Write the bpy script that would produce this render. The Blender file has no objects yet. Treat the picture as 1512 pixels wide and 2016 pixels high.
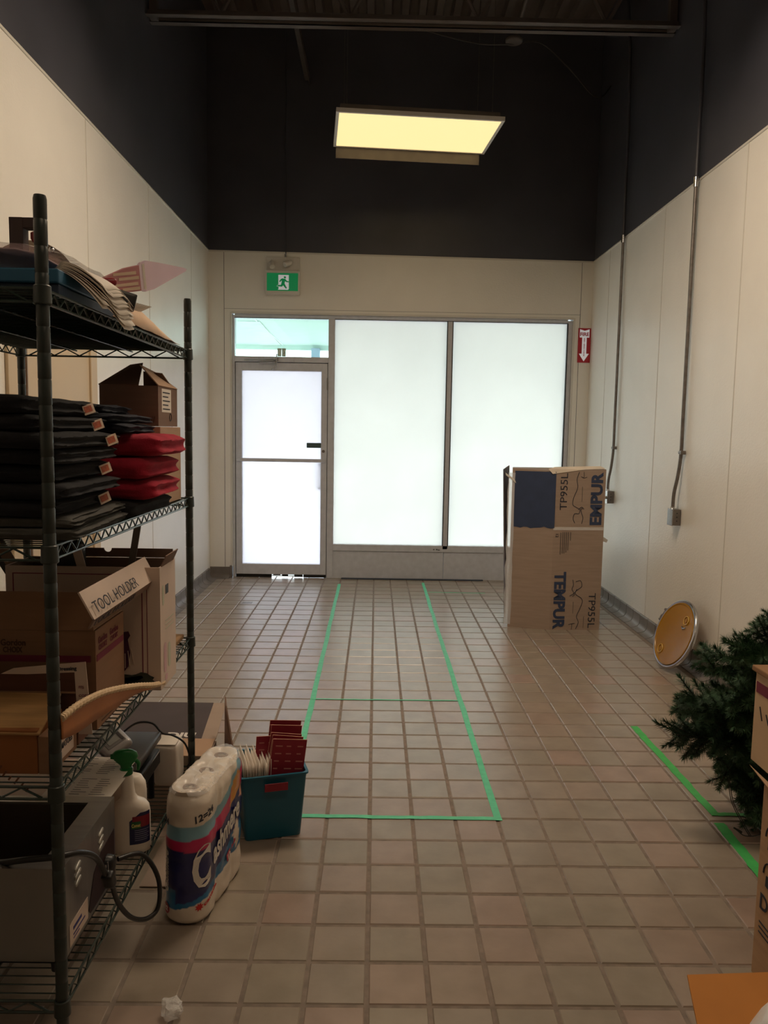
import bpy, bmesh, math, random
from mathutils import Vector, Matrix, noise, Euler
S = bpy.context.scene
COL = S.collection
PI = math.pi
def lin(c):
    return tuple((x/255/12.92 if x/255 <= .04045 else ((x/255+.055)/1.055)**2.4) for x in c)

# ---------------------------------------------------------------- camera
PITCH, YAW, ROLL, CAMH, FPX = .10354713, .01161368, .01679289, 1.43438, 1525.0
cp, sp, cy, sy = math.cos(PITCH), math.sin(PITCH), math.cos(YAW), math.sin(YAW)
fw = Vector((sy*cp, cy*cp, -sp)); rt = Vector((cy, -sy, 0)); dn = fw.cross(rt)
r2 = math.cos(ROLL)*rt - math.sin(ROLL)*dn; d2 = math.sin(ROLL)*rt + math.cos(ROLL)*dn
cam = bpy.data.cameras.new('camera'); camo = bpy.data.objects.new('camera', cam); COL.objects.link(camo)
m3 = Matrix((r2, -d2, -fw)).transposed()
camo.matrix_world = Matrix.Translation((0, 0, CAMH)) @ m3.to_4x4()
cam.sensor_fit = 'HORIZONTAL'; cam.sensor_width = 36; cam.lens = FPX/1512*36; cam.clip_start = .02
S.camera = camo
# ---------------------------------------------------------------- world: an overcast bright day outside
W = bpy.data.worlds.new('sky'); S.world = W; W.use_nodes = True
bg = W.node_tree.nodes['Background']; bg.inputs[0].default_value = (.85, .95, 1.0, 1); bg.inputs[1].default_value = 4.6
# ---------------------------------------------------------------- exposure
S.view_settings.view_transform = 'Standard'; S.view_settings.look = 'None'
S.view_settings.gamma = 1; S.view_settings.use_curve_mapping = False
S.view_settings.exposure = .45
LAMP, LAMP2, FILL_LAMP = .88, 16.5, 3.5      # strength of the ceiling panels: the dim one by the window, the bright one above the shelving, the added fill one above the photographer
try:
    S.cycles.use_denoising = True; S.cycles.max_bounces = 10; S.cycles.diffuse_bounces = 6; S.cycles.transmission_bounces = 8
    S.cycles.sample_clamp_indirect = 6; S.cycles.transparent_max_bounces = 12; S.cycles.caustics_reflective = False
except Exception: pass

# ---------------------------------------------------------------- materials
MATS = {}
def mat(name, c, rough=.5, metal=0, var=.08, vs=6, bump=0, bs=80, spec=.5, emit=None, es=0, coat=0, alpha=1, trans=0, stretch=None, lo=None):
    if name in MATS: return MATS[name]
    m = bpy.data.materials.new(name); m.use_nodes = True; nt = m.node_tree; N = nt.nodes; L = nt.links
    b = N['Principled BSDF']; col = (*lin(c), 1)
    b.inputs['Roughness'].default_value = rough; b.inputs['Metallic'].default_value = metal
    b.inputs['Specular IOR Level'].default_value = spec; b.inputs['Coat Weight'].default_value = coat
    b.inputs['Alpha'].default_value = alpha; b.inputs['Transmission Weight'].default_value = trans
    tc = N.new('ShaderNodeTexCoord'); src = tc.outputs['Object']
    if stretch:
        mp = N.new('ShaderNodeMapping'); mp.inputs['Scale'].default_value = stretch; L.new(src, mp.inputs[0]); src = mp.outputs[0]
    if var:
        n = N.new('ShaderNodeTexNoise'); n.inputs['Scale'].default_value = vs; n.inputs['Detail'].default_value = 5; L.new(src, n.inputs[0])
        r = N.new('ShaderNodeValToRGB'); r.color_ramp.elements[0].position = .3; r.color_ramp.elements[1].position = .7
        d = (*[x*(1-var*1.6) for x in col[:3]], 1) if lo is None else (*lin(lo), 1)
        r.color_ramp.elements[0].color = d; r.color_ramp.elements[1].color = (*[min(1, x*(1+var)) for x in col[:3]], 1)
        L.new(n.outputs[0], r.inputs[0]); L.new(r.outputs[0], b.inputs['Base Color'])
    else: b.inputs['Base Color'].default_value = col
    if bump:
        n2 = N.new('ShaderNodeTexNoise'); n2.inputs['Scale'].default_value = bs; n2.inputs['Detail'].default_value = 3; L.new(src, n2.inputs[0])
        bp = N.new('ShaderNodeBump'); bp.inputs['Strength'].default_value = bump; bp.inputs['Distance'].default_value = .004
        L.new(n2.outputs[0], bp.inputs['Height']); L.new(bp.outputs[0], b.inputs['Normal'])
    if emit: b.inputs['Emission Color'].default_value = (*lin(emit), 1); b.inputs['Emission Strength'].default_value = es
    MATS[name] = m; return m
def frosted(name, c):
    m = bpy.data.materials.new(name); m.use_nodes = True; nt = m.node_tree; N = nt.nodes; L = nt.links
    N.remove(N['Principled BSDF']); out = N['Material Output']
    t = N.new('ShaderNodeBsdfTranslucent'); g = N.new('ShaderNodeBsdfGlossy'); f = N.new('ShaderNodeMixShader'); d = N.new('ShaderNodeBsdfDiffuse'); f2 = N.new('ShaderNodeMixShader')
    tc = N.new('ShaderNodeTexCoord'); n = N.new('ShaderNodeTexNoise'); n.inputs['Scale'].default_value = 2.2; n.inputs['Detail'].default_value = 6
    L.new(tc.outputs['Object'], n.inputs[0]); r = N.new('ShaderNodeValToRGB'); col = lin(c)
    r.color_ramp.elements[0].position = .3; r.color_ramp.elements[1].position = .75
    r.color_ramp.elements[0].color = (*[x*.95 for x in col], 1); r.color_ramp.elements[1].color = (*col, 1)
    L.new(n.outputs[0], r.inputs[0]); L.new(r.outputs[0], t.inputs[0])
    d.inputs[0].default_value = (*[x*.8 for x in col], 1); g.inputs['Roughness'].default_value = .15
    f.inputs[0].default_value = .25; L.new(t.outputs[0], f.inputs[1]); L.new(d.outputs[0], f.inputs[2])
    f2.inputs[0].default_value = .04; L.new(f.outputs[0], f2.inputs[1]); L.new(g.outputs[0], f2.inputs[2]); L.new(f2.outputs[0], out.inputs[0])
    return m
def clearglass(name):
    m = bpy.data.materials.new(name); m.use_nodes = True; nt = m.node_tree; N = nt.nodes; L = nt.links
    N.remove(N['Principled BSDF']); out = N['Material Output']
    t = N.new('ShaderNodeBsdfTransparent'); t.inputs[0].default_value = (.86, .95, .91, 1); g = N.new('ShaderNodeBsdfGlossy'); g.inputs['Roughness'].default_value = .03
    f = N.new('ShaderNodeMixShader'); f.inputs[0].default_value = .05; L.new(t.outputs[0], f.inputs[1]); L.new(g.outputs[0], f.inputs[2]); L.new(f.outputs[0], out.inputs[0])
    return m
def film(name, a, c=(255, 255, 255), rough=.12, bump=1., bs=40):
    m = mat(name, c, rough=rough, alpha=a, var=.02, bump=bump, bs=bs, spec=.8); return m
def tilemat(name, c, c2, c3):
    m = bpy.data.materials.new(name); m.use_nodes = True; nt = m.node_tree; N = nt.nodes; L = nt.links; b = N['Principled BSDF']
    geo = N.new('ShaderNodeNewGeometry'); mp = N.new('ShaderNodeVectorMath'); mp.operation = 'ADD'; mp.inputs[1].default_value = (.0022+.0795, -1.807+.0795+.159*40, 5)
    sc = N.new('ShaderNodeVectorMath'); sc.operation = 'SCALE'; sc.inputs['Scale'].default_value = 1/.159
    fl = N.new('ShaderNodeVectorMath'); fl.operation = 'FLOOR'; wn = N.new('ShaderNodeTexWhiteNoise'); wn.noise_dimensions = '2D'
    off = N.new('ShaderNodeVectorMath'); off.operation = 'ADD'; off.inputs[1].default_value = (-.0795, -.0795, 0)
    L.new(geo.outputs['Position'], mp.inputs[0]); L.new(mp.outputs[0], off.inputs[0]); L.new(off.outputs[0], sc.inputs[0]); L.new(sc.outputs[0], fl.inputs[0]); L.new(fl.outputs[0], wn.inputs[0])
    r = N.new('ShaderNodeValToRGB'); e = r.color_ramp.elements; e[0].color = (*lin(c), 1); e[1].color = (*lin(c2), 1); x = e.new(.5); x.color = (*lin(c3), 1)
    L.new(wn.outputs[0], r.inputs[0])
    n = N.new('ShaderNodeTexNoise'); n.inputs['Scale'].default_value = 9; n.inputs['Detail'].default_value = 8; L.new(geo.outputs['Position'], n.inputs[0])
    mx = N.new('ShaderNodeMix'); mx.data_type = 'RGBA'; mx.blend_type = 'MULTIPLY'; mx.inputs[0].default_value = .5
    r2_ = N.new('ShaderNodeValToRGB'); r2_.color_ramp.elements[0].position = .3; r2_.color_ramp.elements[0].color = (.6, .58, .55, 1); r2_.color_ramp.elements[1].position = .65
    L.new(n.outputs[0], r2_.inputs[0]); L.new(r.outputs[0], mx.inputs[6]); L.new(r2_.outputs[0], mx.inputs[7]); L.new(mx.outputs[2], b.inputs['Base Color'])
    n2 = N.new('ShaderNodeTexNoise'); n2.inputs['Scale'].default_value = 45; L.new(geo.outputs['Position'], n2.inputs[0])
    bp = N.new('ShaderNodeBump'); bp.inputs['Strength'].default_value = .12; bp.inputs['Distance'].default_value = .003; L.new(n2.outputs[0], bp.inputs['Height']); L.new(bp.outputs[0], b.inputs['Normal'])
    b.inputs['Roughness'].default_value = .30; b.inputs['Specular IOR Level'].default_value = .85
    MATS[name] = m; return m
def attrmat(name, rough=.35, coat=.3, bump=.3, bs=30):
    m = bpy.data.materials.new(name); m.use_nodes = True; nt = m.node_tree; N = nt.nodes; L = nt.links; b = N['Principled BSDF']
    a = N.new('ShaderNodeVertexColor'); a.layer_name = 'print'; L.new(a.outputs[0], b.inputs['Base Color'])
    b.inputs['Roughness'].default_value = rough; b.inputs['Coat Weight'].default_value = coat; b.inputs['Coat Roughness'].default_value = .1
    tc = N.new('ShaderNodeTexCoord'); n2 = N.new('ShaderNodeTexNoise'); n2.inputs['Scale'].default_value = bs; L.new(tc.outputs['Object'], n2.inputs[0])
    bp = N.new('ShaderNodeBump'); bp.inputs['Strength'].default_value = bump; bp.inputs['Distance'].default_value = .004; L.new(n2.outputs[0], bp.inputs['Height']); L.new(bp.outputs[0], b.inputs['Normal'])
    return m

# ---------------------------------------------------------------- object helpers
WM = {}     # world matrix of every root / part, for placing children
def root(name, label, cat, loc=(0, 0, 0), rz=0, group=None, kind=None, rot=None):
    o = bpy.data.objects.new(name, None); COL.objects.link(o); o.empty_display_size = .05
    o.location = loc; e = rot or (0, 0, rz); o.rotation_euler = e
    WM[o] = Matrix.Translation(loc) @ Euler(e).to_matrix().to_4x4()
    if kind: o['kind'] = kind
    if label: o['label'] = label
    if cat: o['category'] = cat
    if group: o['group'] = group
    return o
def tag(o, label, cat, group=None):
    o['label'] = label; o['category'] = cat
    if group: o['group'] = group
    return o
class MB:
    def __init__(s, T=None): s.v = []; s.f = []; s.T = T or Matrix()
    def add(s, vs, fs):
        k = len(s.v); T = s.T; s.v += [T @ Vector(v) for v in vs]; s.f += [[i+k for i in f] for f in fs]; return s
    def box(s, x0, x1, y0, y1, z0, z1, b=0):
        if b:
            bm = bmesh.new(); bmesh.ops.create_cube(bm, size=1)
            for v in bm.verts: v.co = Vector(((x0+x1)/2+v.co.x*(x1-x0), (y0+y1)/2+v.co.y*(y1-y0), (z0+z1)/2+v.co.z*(z1-z0)))
            bmesh.ops.bevel(bm, geom=bm.edges[:], offset=b, segments=2, profile=.5, affect='EDGES')
            bm.verts.index_update(); s.add([v.co.copy() for v in bm.verts], [[v.index for v in f.verts] for f in bm.faces]); bm.free(); return s
        return s.add([(x0,y0,z0),(x1,y0,z0),(x1,y1,z0),(x0,y1,z0),(x0,y0,z1),(x1,y0,z1),(x1,y1,z1),(x0,y1,z1)],
                     [(3,2,1,0),(4,5,6,7),(0,1,5,4),(1,2,6,5),(2,3,7,6),(3,0,4,7)])
    def tube(s, pts, r, n=8, cap=True):
        pts = [Vector(p) for p in pts]; k = len(pts); rs = r if isinstance(r, (list, tuple)) else [r]*k; vs = []; fs = []; ref = None
        for i, p in enumerate(pts):
            d = (pts[min(i+1, k-1)]-pts[max(i-1, 0)]).normalized()
            if ref is None: ref = d.orthogonal().normalized()
            else:
                ref = ref - d*ref.dot(d)
                ref = ref.normalized() if ref.length > 1e-6 else d.orthogonal().normalized()
            q = d.cross(ref)
            for j in range(n):
                a = 2*PI*j/n; vs.append(p+(ref*math.cos(a)+q*math.sin(a))*rs[i])
        for i in range(k-1):
            for j in range(n):
                fs.append((i*n+j, i*n+(j+1) % n, (i+1)*n+(j+1) % n, (i+1)*n+j))
        if cap: fs.append(tuple(range(n-1, -1, -1))); fs.append(tuple((k-1)*n+j for j in range(n)))
        return s.add(vs, fs)
    def lathe(s, prof, n=24, c=(0, 0, 0)):       # prof: (radius, z)
        prof = [q for q in prof if q[0] > 0]; vs = []; fs = []; k = len(prof)
        for r, z in prof:
            for j in range(n): a = 2*PI*j/n; vs.append((c[0]+r*math.cos(a), c[1]+r*math.sin(a), c[2]+z))
        for i in range(k-1):
            for j in range(n): fs.append((i*n+j, i*n+(j+1) % n, (i+1)*n+(j+1) % n, (i+1)*n+j))
        fs.append(tuple(range(n-1, -1, -1))); fs.append(tuple((k-1)*n+j for j in range(n)))
        return s.add(vs, fs)
    def prism(s, poly, z0, z1):                  # extruded polygon in xy
        n = len(poly); vs = [(x, y, z0) for x, y in poly]+[(x, y, z1) for x, y in poly]
        return s.add(vs, [tuple(range(n-1, -1, -1)), tuple(range(n, 2*n))]+[(i, (i+1) % n, n+(i+1) % n, n+i) for i in range(n)])
    def slab(s, q, t):                           # a thin plate: 4 corners, thickness along its normal
        q = [Vector(p) for p in q]; nrm = (q[1]-q[0]).cross(q[3]-q[0]).normalized()*t
        return s.add([*q, *[p+nrm for p in q]], [(3,2,1,0),(4,5,6,7),(0,1,5,4),(1,2,6,5),(2,3,7,6),(3,0,4,7)])
    def strip(s, rows, t=0):                     # grid surface from rows of points (both sides if t)
        k = len(rows); n = len(rows[0]); vs = [p for r in rows for p in r]; fs = []
        for i in range(k-1):
            for j in range(n-1): fs.append((i*n+j, i*n+j+1, (i+1)*n+j+1, (i+1)*n+j))
        return s.add(vs, fs)
    def build(s, name, m, parent=None, smooth=False, origin=None, kind=None, label=None, solid=0):
        me = bpy.data.meshes.new(name); T = Matrix()
        if parent is not None: T = WM[parent].inverted()
        elif origin is not None: T = Matrix.Translation(-Vector(origin))
        me.from_pydata([tuple(T @ v) for v in s.v], [], s.f); me.update()
        bm = bmesh.new(); bm.from_mesh(me); bmesh.ops.recalc_face_normals(bm, faces=bm.faces[:]); bm.to_mesh(me); bm.free()
        if smooth:
            me.polygons.foreach_set('use_smooth', [True]*len(me.polygons))
            try: me.set_sharp_from_angle(angle=math.radians(50 if smooth is True else smooth))
            except Exception: pass
        o = bpy.data.objects.new(name, me); COL.objects.link(o); me.materials.append(m)
        if parent is not None: o.parent = parent; WM[o] = WM[parent]
        else:
            o.location = origin or (0, 0, 0); WM[o] = Matrix.Translation(origin or (0, 0, 0))
        if solid:
            md = o.modifiers.new('thickness', 'SOLIDIFY'); md.thickness = solid; md.offset = 0
        if kind: o['kind'] = kind
        if label: o['label'] = label
        return o
def frame(o, xd, yd):
    xd = Vector(xd).normalized(); yd = Vector(yd); yd = (yd-xd*yd.dot(xd)).normalized(); z = xd.cross(yd)
    m = Matrix((xd, yd, z)).transposed().to_4x4(); m.translation = Vector(o); return m
def text(body, size, m, parent, T, bold=0, shear=0, align='LEFT', ext=.0003, width=None, name='lettering', lift=.0008, sp=1.0, ay='BOTTOM_BASELINE'):
    cu = bpy.data.curves.new('t', 'FONT'); cu.body = body; cu.size = size; cu.offset = bold; cu.shear = shear; cu.align_x = align; cu.align_y = ay
    cu.extrude = ext; cu.resolution_u = 3; cu.space_character = sp
    o = bpy.data.objects.new('t', cu); COL.objects.link(o); dg = bpy.context.evaluated_depsgraph_get(); dg.update()
    me = bpy.data.meshes.new_from_object(o.evaluated_get(dg)); bpy.data.objects.remove(o)
    vs = [v.co.copy() for v in me.vertices]
    if width and vs:
        a = min(v.x for v in vs); b = max(v.x for v in vs); k = width/(b-a)
        c = a if align == 'LEFT' else (a+b)/2
        for v in vs: v.x = (v.x-c)*k + (0 if align == 'LEFT' else 0)
    b = MB(T @ Matrix.Translation((0, 0, lift))); b.add(vs, [tuple(p.vertices) for p in me.polygons]); bpy.data.meshes.remove(me)
    return b.build(name, m, parent)
def copytree(o, T, label=None):
    c = o.copy(); COL.objects.link(c); c.matrix_world = T
    if label: c['label'] = label
    WM[c] = T
    for ch in list(o.children):
        d = ch.copy(); COL.objects.link(d); d.parent = c
        for g in list(ch.children):
            e = g.copy(); COL.objects.link(e); e.parent = d
    return c
def rounded(T, hx, hy, hz, r, cuts=9, amp=0, fr=6, seed=0, post=None):
    """a rounded block as a fine mesh, optionally displaced"""
    bm = bmesh.new(); bmesh.ops.create_cube(bm, size=2); bmesh.ops.subdivide_edges(bm, edges=bm.edges[:], cuts=cuts, use_grid_fill=True)
    H = Vector((hx, hy, hz)); R = Vector([min(r, h) for h in H]); I = H-R; vs = []
    for v in bm.verts:
        c3 = [math.sin(w*PI/2) for w in v.co]; q = Vector((c3[0]*hx, c3[1]*hy, c3[2]*hz)); i = Vector([max(-I[k], min(I[k], q[k])) for k in range(3)])
        d = Vector([(q[k]-i[k])/R[k] for k in range(3)]); l = max(abs(x) for x in d)
        if l > 1e-9: d = d.normalized()*l
        p = i+Vector([d[k]*R[k] for k in range(3)])
        if amp: p = p+noise.noise_vector(p*fr+Vector((seed*3.1, seed*1.7, seed)))*amp
        if post: p = post(p)
        vs.append(p)
    bm.verts.index_update(); b = MB(T); b.add(vs, [[v.index for v in f.verts] for f in bm.faces]); bm.free(); return b

# ================================================================= THE SETTING
LW, RW, YB, ZC = -1.595, 2.02, 7.44, 5.15
random.seed(4)
m_grout = mat('grout', (134, 121, 111), rough=.9, var=.15, vs=30)
m_tile = tilemat('quarry_tile', (154, 141, 129), (160, 139, 127), (151, 140, 125))
m_base = mat('base_tile', (116, 109, 104), rough=.45, var=.12, vs=7)
m_frp = mat('white_panel', (236, 233, 226), rough=.34, var=.02, vs=3, bump=.35, bs=90, spec=.45)
m_dark = mat('dark_wall_paint', (78, 79, 88), rough=.36, var=.1, vs=2, spec=.5)
m_deck = mat('ceiling_paint', (120, 110, 104), rough=.6, var=.15, vs=3)
m_trimw = mat('white_trim', (215, 211, 202), rough=.4, var=.02)
m_beige = mat('beige_door_paint', (205, 184, 152), rough=.5, var=.03, vs=2)
m_alu = mat('grey_aluminium', (206, 209, 218), rough=.4, metal=.0, var=.05, vs=20)
m_frost = frosted('frosted_film', (246, 244, 240)); m_frostd = frosted('frosted_film_door', (250, 246, 250)); m_clear = clearglass('clear_glass')
m_black = mat('black', (20, 20, 22), rough=.4, var=.1); m_chrome = mat('chrome', (190, 190, 192), rough=.22, metal=1, var=.03)
m_steel = mat('galvanised_steel', (128, 122, 118), rough=.4, metal=.7, var=.15, vs=25)

# floor: a grout bed with separate quarry tiles
P = .159; GX, GY = -.00225, 1.80703
fl = MB().box(-2.4, 2.4, -3.2, 7.6, -.1, -.0028).build('floor', m_grout, origin=(0, 0, 0), kind='structure')
h = P/2-.0052; c_ = .003
tv = [(-h, -h, -.02), (h, -h, -.02), (h, h, -.02), (-h, h, -.02), (-h, -h, -c_), (h, -h, -c_), (h, h, -c_), (-h, h, -c_), (-h+c_, -h+c_, 0), (h-c_, -h+c_, 0), (h-c_, h-c_, 0), (-h+c_, h-c_, 0)]
tf = [(8, 9, 10, 11)]+[(i, (i+1) % 4, 4+(i+1) % 4, 4+i) for i in range(4)]+[(4+i, 4+(i+1) % 4, 8+(i+1) % 4, 8+i) for i in range(4)]
tiles = []
for i in range(-11, 13):
    for j in range(-20, 36):
        x, y = GX+(i+.5)*P, GY+(j+.5)*P
        if x < LW+.06 or x > RW-.08 or y > 7.48: continue
        vis = y > 1.75 and abs(x+.01*y) < .49*y+.12 and not (x < -.72 and y < 2.5) and not (x > 1.05 and y < 2.1) and not (1.0 < x < 1.7 and 5.65 < y < 6.0)
        tiles.append((0 if vis else 1, math.hypot(x, y), x, y))
tiles.sort()
tme = None; rest = MB()
for k, (u, d, x, y) in enumerate(tiles):
    t = Matrix.Translation((x, y, random.uniform(-.0006, .0004))) @ Euler((random.gauss(0, .0016), random.gauss(0, .0016), random.gauss(0, .003))).to_matrix().to_4x4()
    if k < 300:
        if tme is None:
            o = MB().add(tv, tf).build('tile', m_tile, parent=fl); tme = o.data
        else:
            o = bpy.data.objects.new('tile', tme); COL.objects.link(o); o.parent = fl
        o.matrix_local = t
    else:
        rest.T = t; rest.add(tv, tf)
rest.build('tile', m_tile, parent=fl, kind='stuff')

# side walls: dark upper wall, white panels below with seams
def side_wall(name, x, sgn, seams, top):
    w = MB().box(min(x, x+sgn*.12), max(x, x+sgn*.12), -3.1, YB+.16, -.05, ZC+.1).build(name, m_dark, origin=(x, 0, 0), kind='structure')
    ys = [-3.0]+seams+[YB-.001]
    for a, b in zip(ys[:-1], ys[1:]):
        MB().box(min(x, x-sgn*.006), max(x, x-sgn*.006), a+.0025, b-.0025, .05, top, b=.001).build('wall_panel', m_frp, parent=w)
    for y in seams:
        MB().box(min(x-sgn*.004, x-sgn*.0085), max(x-sgn*.004, x-sgn*.0085), y-.0045, y+.0045, .05, top, b=.001).build('seam_strip', m_trimw, parent=w)
    return w
wl = side_wall('wall_left', LW, -1, [-1.73, -.51, .71, 1.93, 3.15, 4.37, 5.52, 6.75], 3.078)
wr = side_wall('wall_right', RW, 1, [-1.70, -.48, .74, 1.96, 3.18, 4.40, 5.62, 6.92], 3.04)
for nm, x, s, z in (('trim_1', LW, 1, 3.083), ('trim_2', RW, -1, 3.045)):
    MB().box(min(x, x+s*.012), max(x, x+s*.012), -3.0, YB-.002, z-.007, z+.007, b=.002).build(nm, m_trimw, kind='structure')
# back wall around the storefront opening
OX0, OX1, OZ = -1.386, 1.856, 2.527
wb = MB().box(LW-.1, OX0, YB, YB+.16, -.05, ZC+.1).box(OX1, RW+.1, YB, YB+.16, -.05, ZC+.1).box(OX0, OX1, YB, YB+.16, OZ, ZC+.1).build('wall_back', m_dark, origin=(0, YB, 0), kind='structure')
def bp(poly, y0=YB-.006, y1=YB):
    b = MB(); n = len(poly); b.add([(x, y0, z) for x, z in poly]+[(x, y1, z) for x, z in poly], [tuple(range(n)), tuple(range(2*n-1, n-1, -1))]+[(i, n+i, n+(i+1) % n, (i+1) % n) for i in range(n)]); return b
zt = lambda x: 3.078+(x-LW)/(RW-LW)*(3.04-3.078)
sx = [LW, -1.445, 1.905, RW]
for a, b in zip(sx[:-1], sx[1:]):
    a2, b2 = a+.0025, b-.0025; lo = OZ+.032
    if b == -1.445: poly = [(a2, .1), (b2, .1), (b2, zt(b2)), (a2, zt(a2))]
    elif a == 1.905: poly = [(a2, .05), (b2, .05), (b2, zt(b2)), (a2, zt(a2))]
    else: poly = [(a2, lo), (b2, lo), (b2, zt(b2)), (a2, zt(a2))]
    bp(poly).build('wall_panel', m_frp, parent=wb)
bp([(-1.4425, .1), (OX0-.0, .1), (OX0-.0, lo-.003), (-1.4425, lo-.003)]).build('wall_panel', m_frp, parent=wb)
bp([(OX1, .05), (1.9025, .05), (1.9025, lo-.003), (OX1, lo-.003)]).build('wall_panel', m_frp, parent=wb)
bp([(OX0, OZ), (OX1, OZ), (OX1, lo-.003), (OX0, lo-.003)]).build('wall_panel', m_frp, parent=wb)
MB().add([(LW, YB-.012, zt(LW)-.004), (RW, YB-.012, zt(RW)-.004), (RW, YB, zt(RW)-.004), (LW, YB, zt(LW)-.004), (LW, YB-.012, zt(LW)+.01), (RW, YB-.012, zt(RW)+.01), (RW, YB, zt(RW)+.01), (LW, YB, zt(LW)+.01)],
         [(3,2,1,0),(4,5,6,7),(0,1,5,4),(1,2,6,5),(2,3,7,6),(3,0,4,7)]).build('trim_3', m_trimw, kind='structure')
# white return liner round the opening
MB().box(OX0-.004, OX0+.012, YB-.01, YB+.03, .11, OZ).box(OX1-.012, OX1+.004, YB-.01, YB+.03, 0, OZ).box(OX0+.012, OX1-.012, YB-.01, YB+.03, OZ-.012, OZ+.004).build('trim_4', m_trimw, kind='structure')
# rear wall behind the photographer, and the deck
MB().box(LW-.1, RW+.1, -3.2, -3.1, -.05, ZC+.1).build('wall_rear', m_frp, kind='structure')
ck = MB().box(LW-.1, RW+.1, -3.2, YB+.16, ZC+.03, ZC+.15)
y = -3.1
for k in range(-12, 14):
    x = .2+k*.152
    if LW < x-.03 and x+.06 < RW: ck.add([(x-.045, -3.1, ZC+.031), (x+.045, -3.1, ZC+.031), (x+.03, -3.1, ZC-.03), (x-.03, -3.1, ZC-.03), (x-.045, YB, ZC+.031), (x+.045, YB, ZC+.031), (x+.03, YB, ZC-.03), (x-.03, YB, ZC-.03)], [(0,1,2,3),(7,6,5,4),(0,4,5,1),(1,5,6,2),(2,6,7,3),(3,7,4,0)])
ck.build('ceiling', m_deck, kind='structure')

# cove base tiles
def cove_prof(s): return [(0, .10), (s*.004, .105), (s*.016, .105), (s*.02, .10), (s*.02, .045), (s*.026, .028), (s*.038, .014), (s*.06, .006), (s*.085, .0025), (s*.085, -.003), (0, -.003)]
def cove(name, x, s, ys, yend=None):
    w = MB().box(min(x-s*.012, x+s*.004), max(x-s*.012, x+s*.004), ys[0], ys[-1], -.003, .09).build(name, m_grout, origin=(x, 0, 0), kind='structure')
    for a, b in zip(ys[:-1], ys[1:]):
        pr = cove_prof(s); n = len(pr); a2, b2 = a+.004, b-.004; dx = random.uniform(-.0015, .0015)
        MB().add([(x+p+dx, a2, z) for p, z in pr]+[(x+p+dx, b2, z) for p, z in pr], [tuple(range(n)), tuple(range(2*n-1, n-1, -1))]+[(i, n+i, n+(i+1) % n, (i+1) % n) for i in range(n)]).build('base_tile', m_base, parent=w, smooth=35)
cove('baseboard_left', LW, 1, [YB-.09-P*k for k in range(36, -1, -1)])
cove('baseboard_right', RW, -1, [YB-.01-P*k for k in range(40, -1, -1)])
w = MB().box(LW, OX0-.03, YB-.004, YB, 0, .09).build('baseboard_back', m_grout, kind='structure')
pr = cove_prof(1)
for a, b in ((LW+.004, OX0-.012),):
    n = len(pr); MB().add([(a, YB-p, z) for p, z in pr]+[(b, YB-p, z) for p, z in pr], [tuple(range(n)), tuple(range(2*n-1, n-1, -1))]+[(i, n+i, n+(i+1) % n, (i+1) % n) for i in range(n)]).build('base_tile', m_base, parent=w, smooth=35)
MB().box(OX0-.012, OX0+.006, YB-.03, YB+.03, 0, .12, b=.003).build('base_tile', m_base, parent=w)

# storefront frame, windows and door
Y0, Y1 = 7.465, 7.545
st = MB().box(OX0+.012, -1.352, Y0, Y1, 0, 2.505, b=.003).box(1.80, OX1-.012, Y0, Y1, 0, 2.505, b=.003).box(-1.352, 1.80, Y0, Y1, 2.478, 2.515, b=.003)
st.box(-.466, -.408, Y0-.004, Y1, 0, 2.478, b=.003).box(.660, .711, Y0, Y1, .30, 2.478, b=.003).box(-1.352, -.466, Y0, Y1, 2.072, 2.124, b=.003)
wf = st.build('window_1', m_alu, origin=(0, Y0, 0), kind='structure')
MB().box(-1.356, -.462, 7.50, 7.508, 2.120, 2.482).build('glass_pane', m_clear, parent=wf, label='clear transom glass pane above the door')
for a, b in ((-.412, .664), (.707, 1.803)):
    MB().box(a, b, 7.503, 7.511, .332, 2.482).build('glass_pane', m_frost, parent=wf, label='frosted white glass pane')
MB().box(-.408, 1.80, Y0, Y1, .272, .336, b=.003).build('sill_rail', m_alu, parent=wf)
MB().box(-.408, .672, Y0+.012, Y1, 0, .274).build('sill_panel', m_alu, parent=wf)
MB().box(.676, 1.80, Y0+.012, Y1, 0, .274).build('sill_panel', m_alu, parent=wf)
for x0, x1 in ((-.414, -.404), (.656, .664), (.707, .715), (1.795, 1.804)):
    MB().box(x0, x1, Y0-.006, Y0+.02, .336, 2.478).build('gasket', m_black if x0 > .65 else m_alu, parent=wf)
MB().box(-1.352, -.466, Y0-.003, Y0+.01, 2.478, 2.483).box(-.408, 1.80, Y0-.003, Y0+.01, 2.478, 2.483).build('gasket', m_black, parent=wf)
dq = mat('dark_decal', (176, 200, 186), rough=.6, var=0); dw = mat('decal_digit', (236, 246, 230), rough=.6, var=0)
for x, ch in ((-.952, '0'), (-.910, '2')):
    MB().box(x, x+.038, 7.496, 7.499, 2.128, 2.205).build('number_decal', dq, parent=wf)
    text(ch, .07, dw, wf, frame((x+.034, 7.4955, 2.14), (-1, 0, 0), (0, 0, 1)) @ Matrix.Diagonal((.62, 1, -1, 1)), bold=.002, lift=.001)
for k, x in enumerate((.57, .60, .62)): MB().tube([(x, Y0-.006, .296+.006*(k % 2)), (x+.014, Y0-.006, .302-.004*k)], .004, 6).build('latch', m_black, parent=wf)
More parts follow.
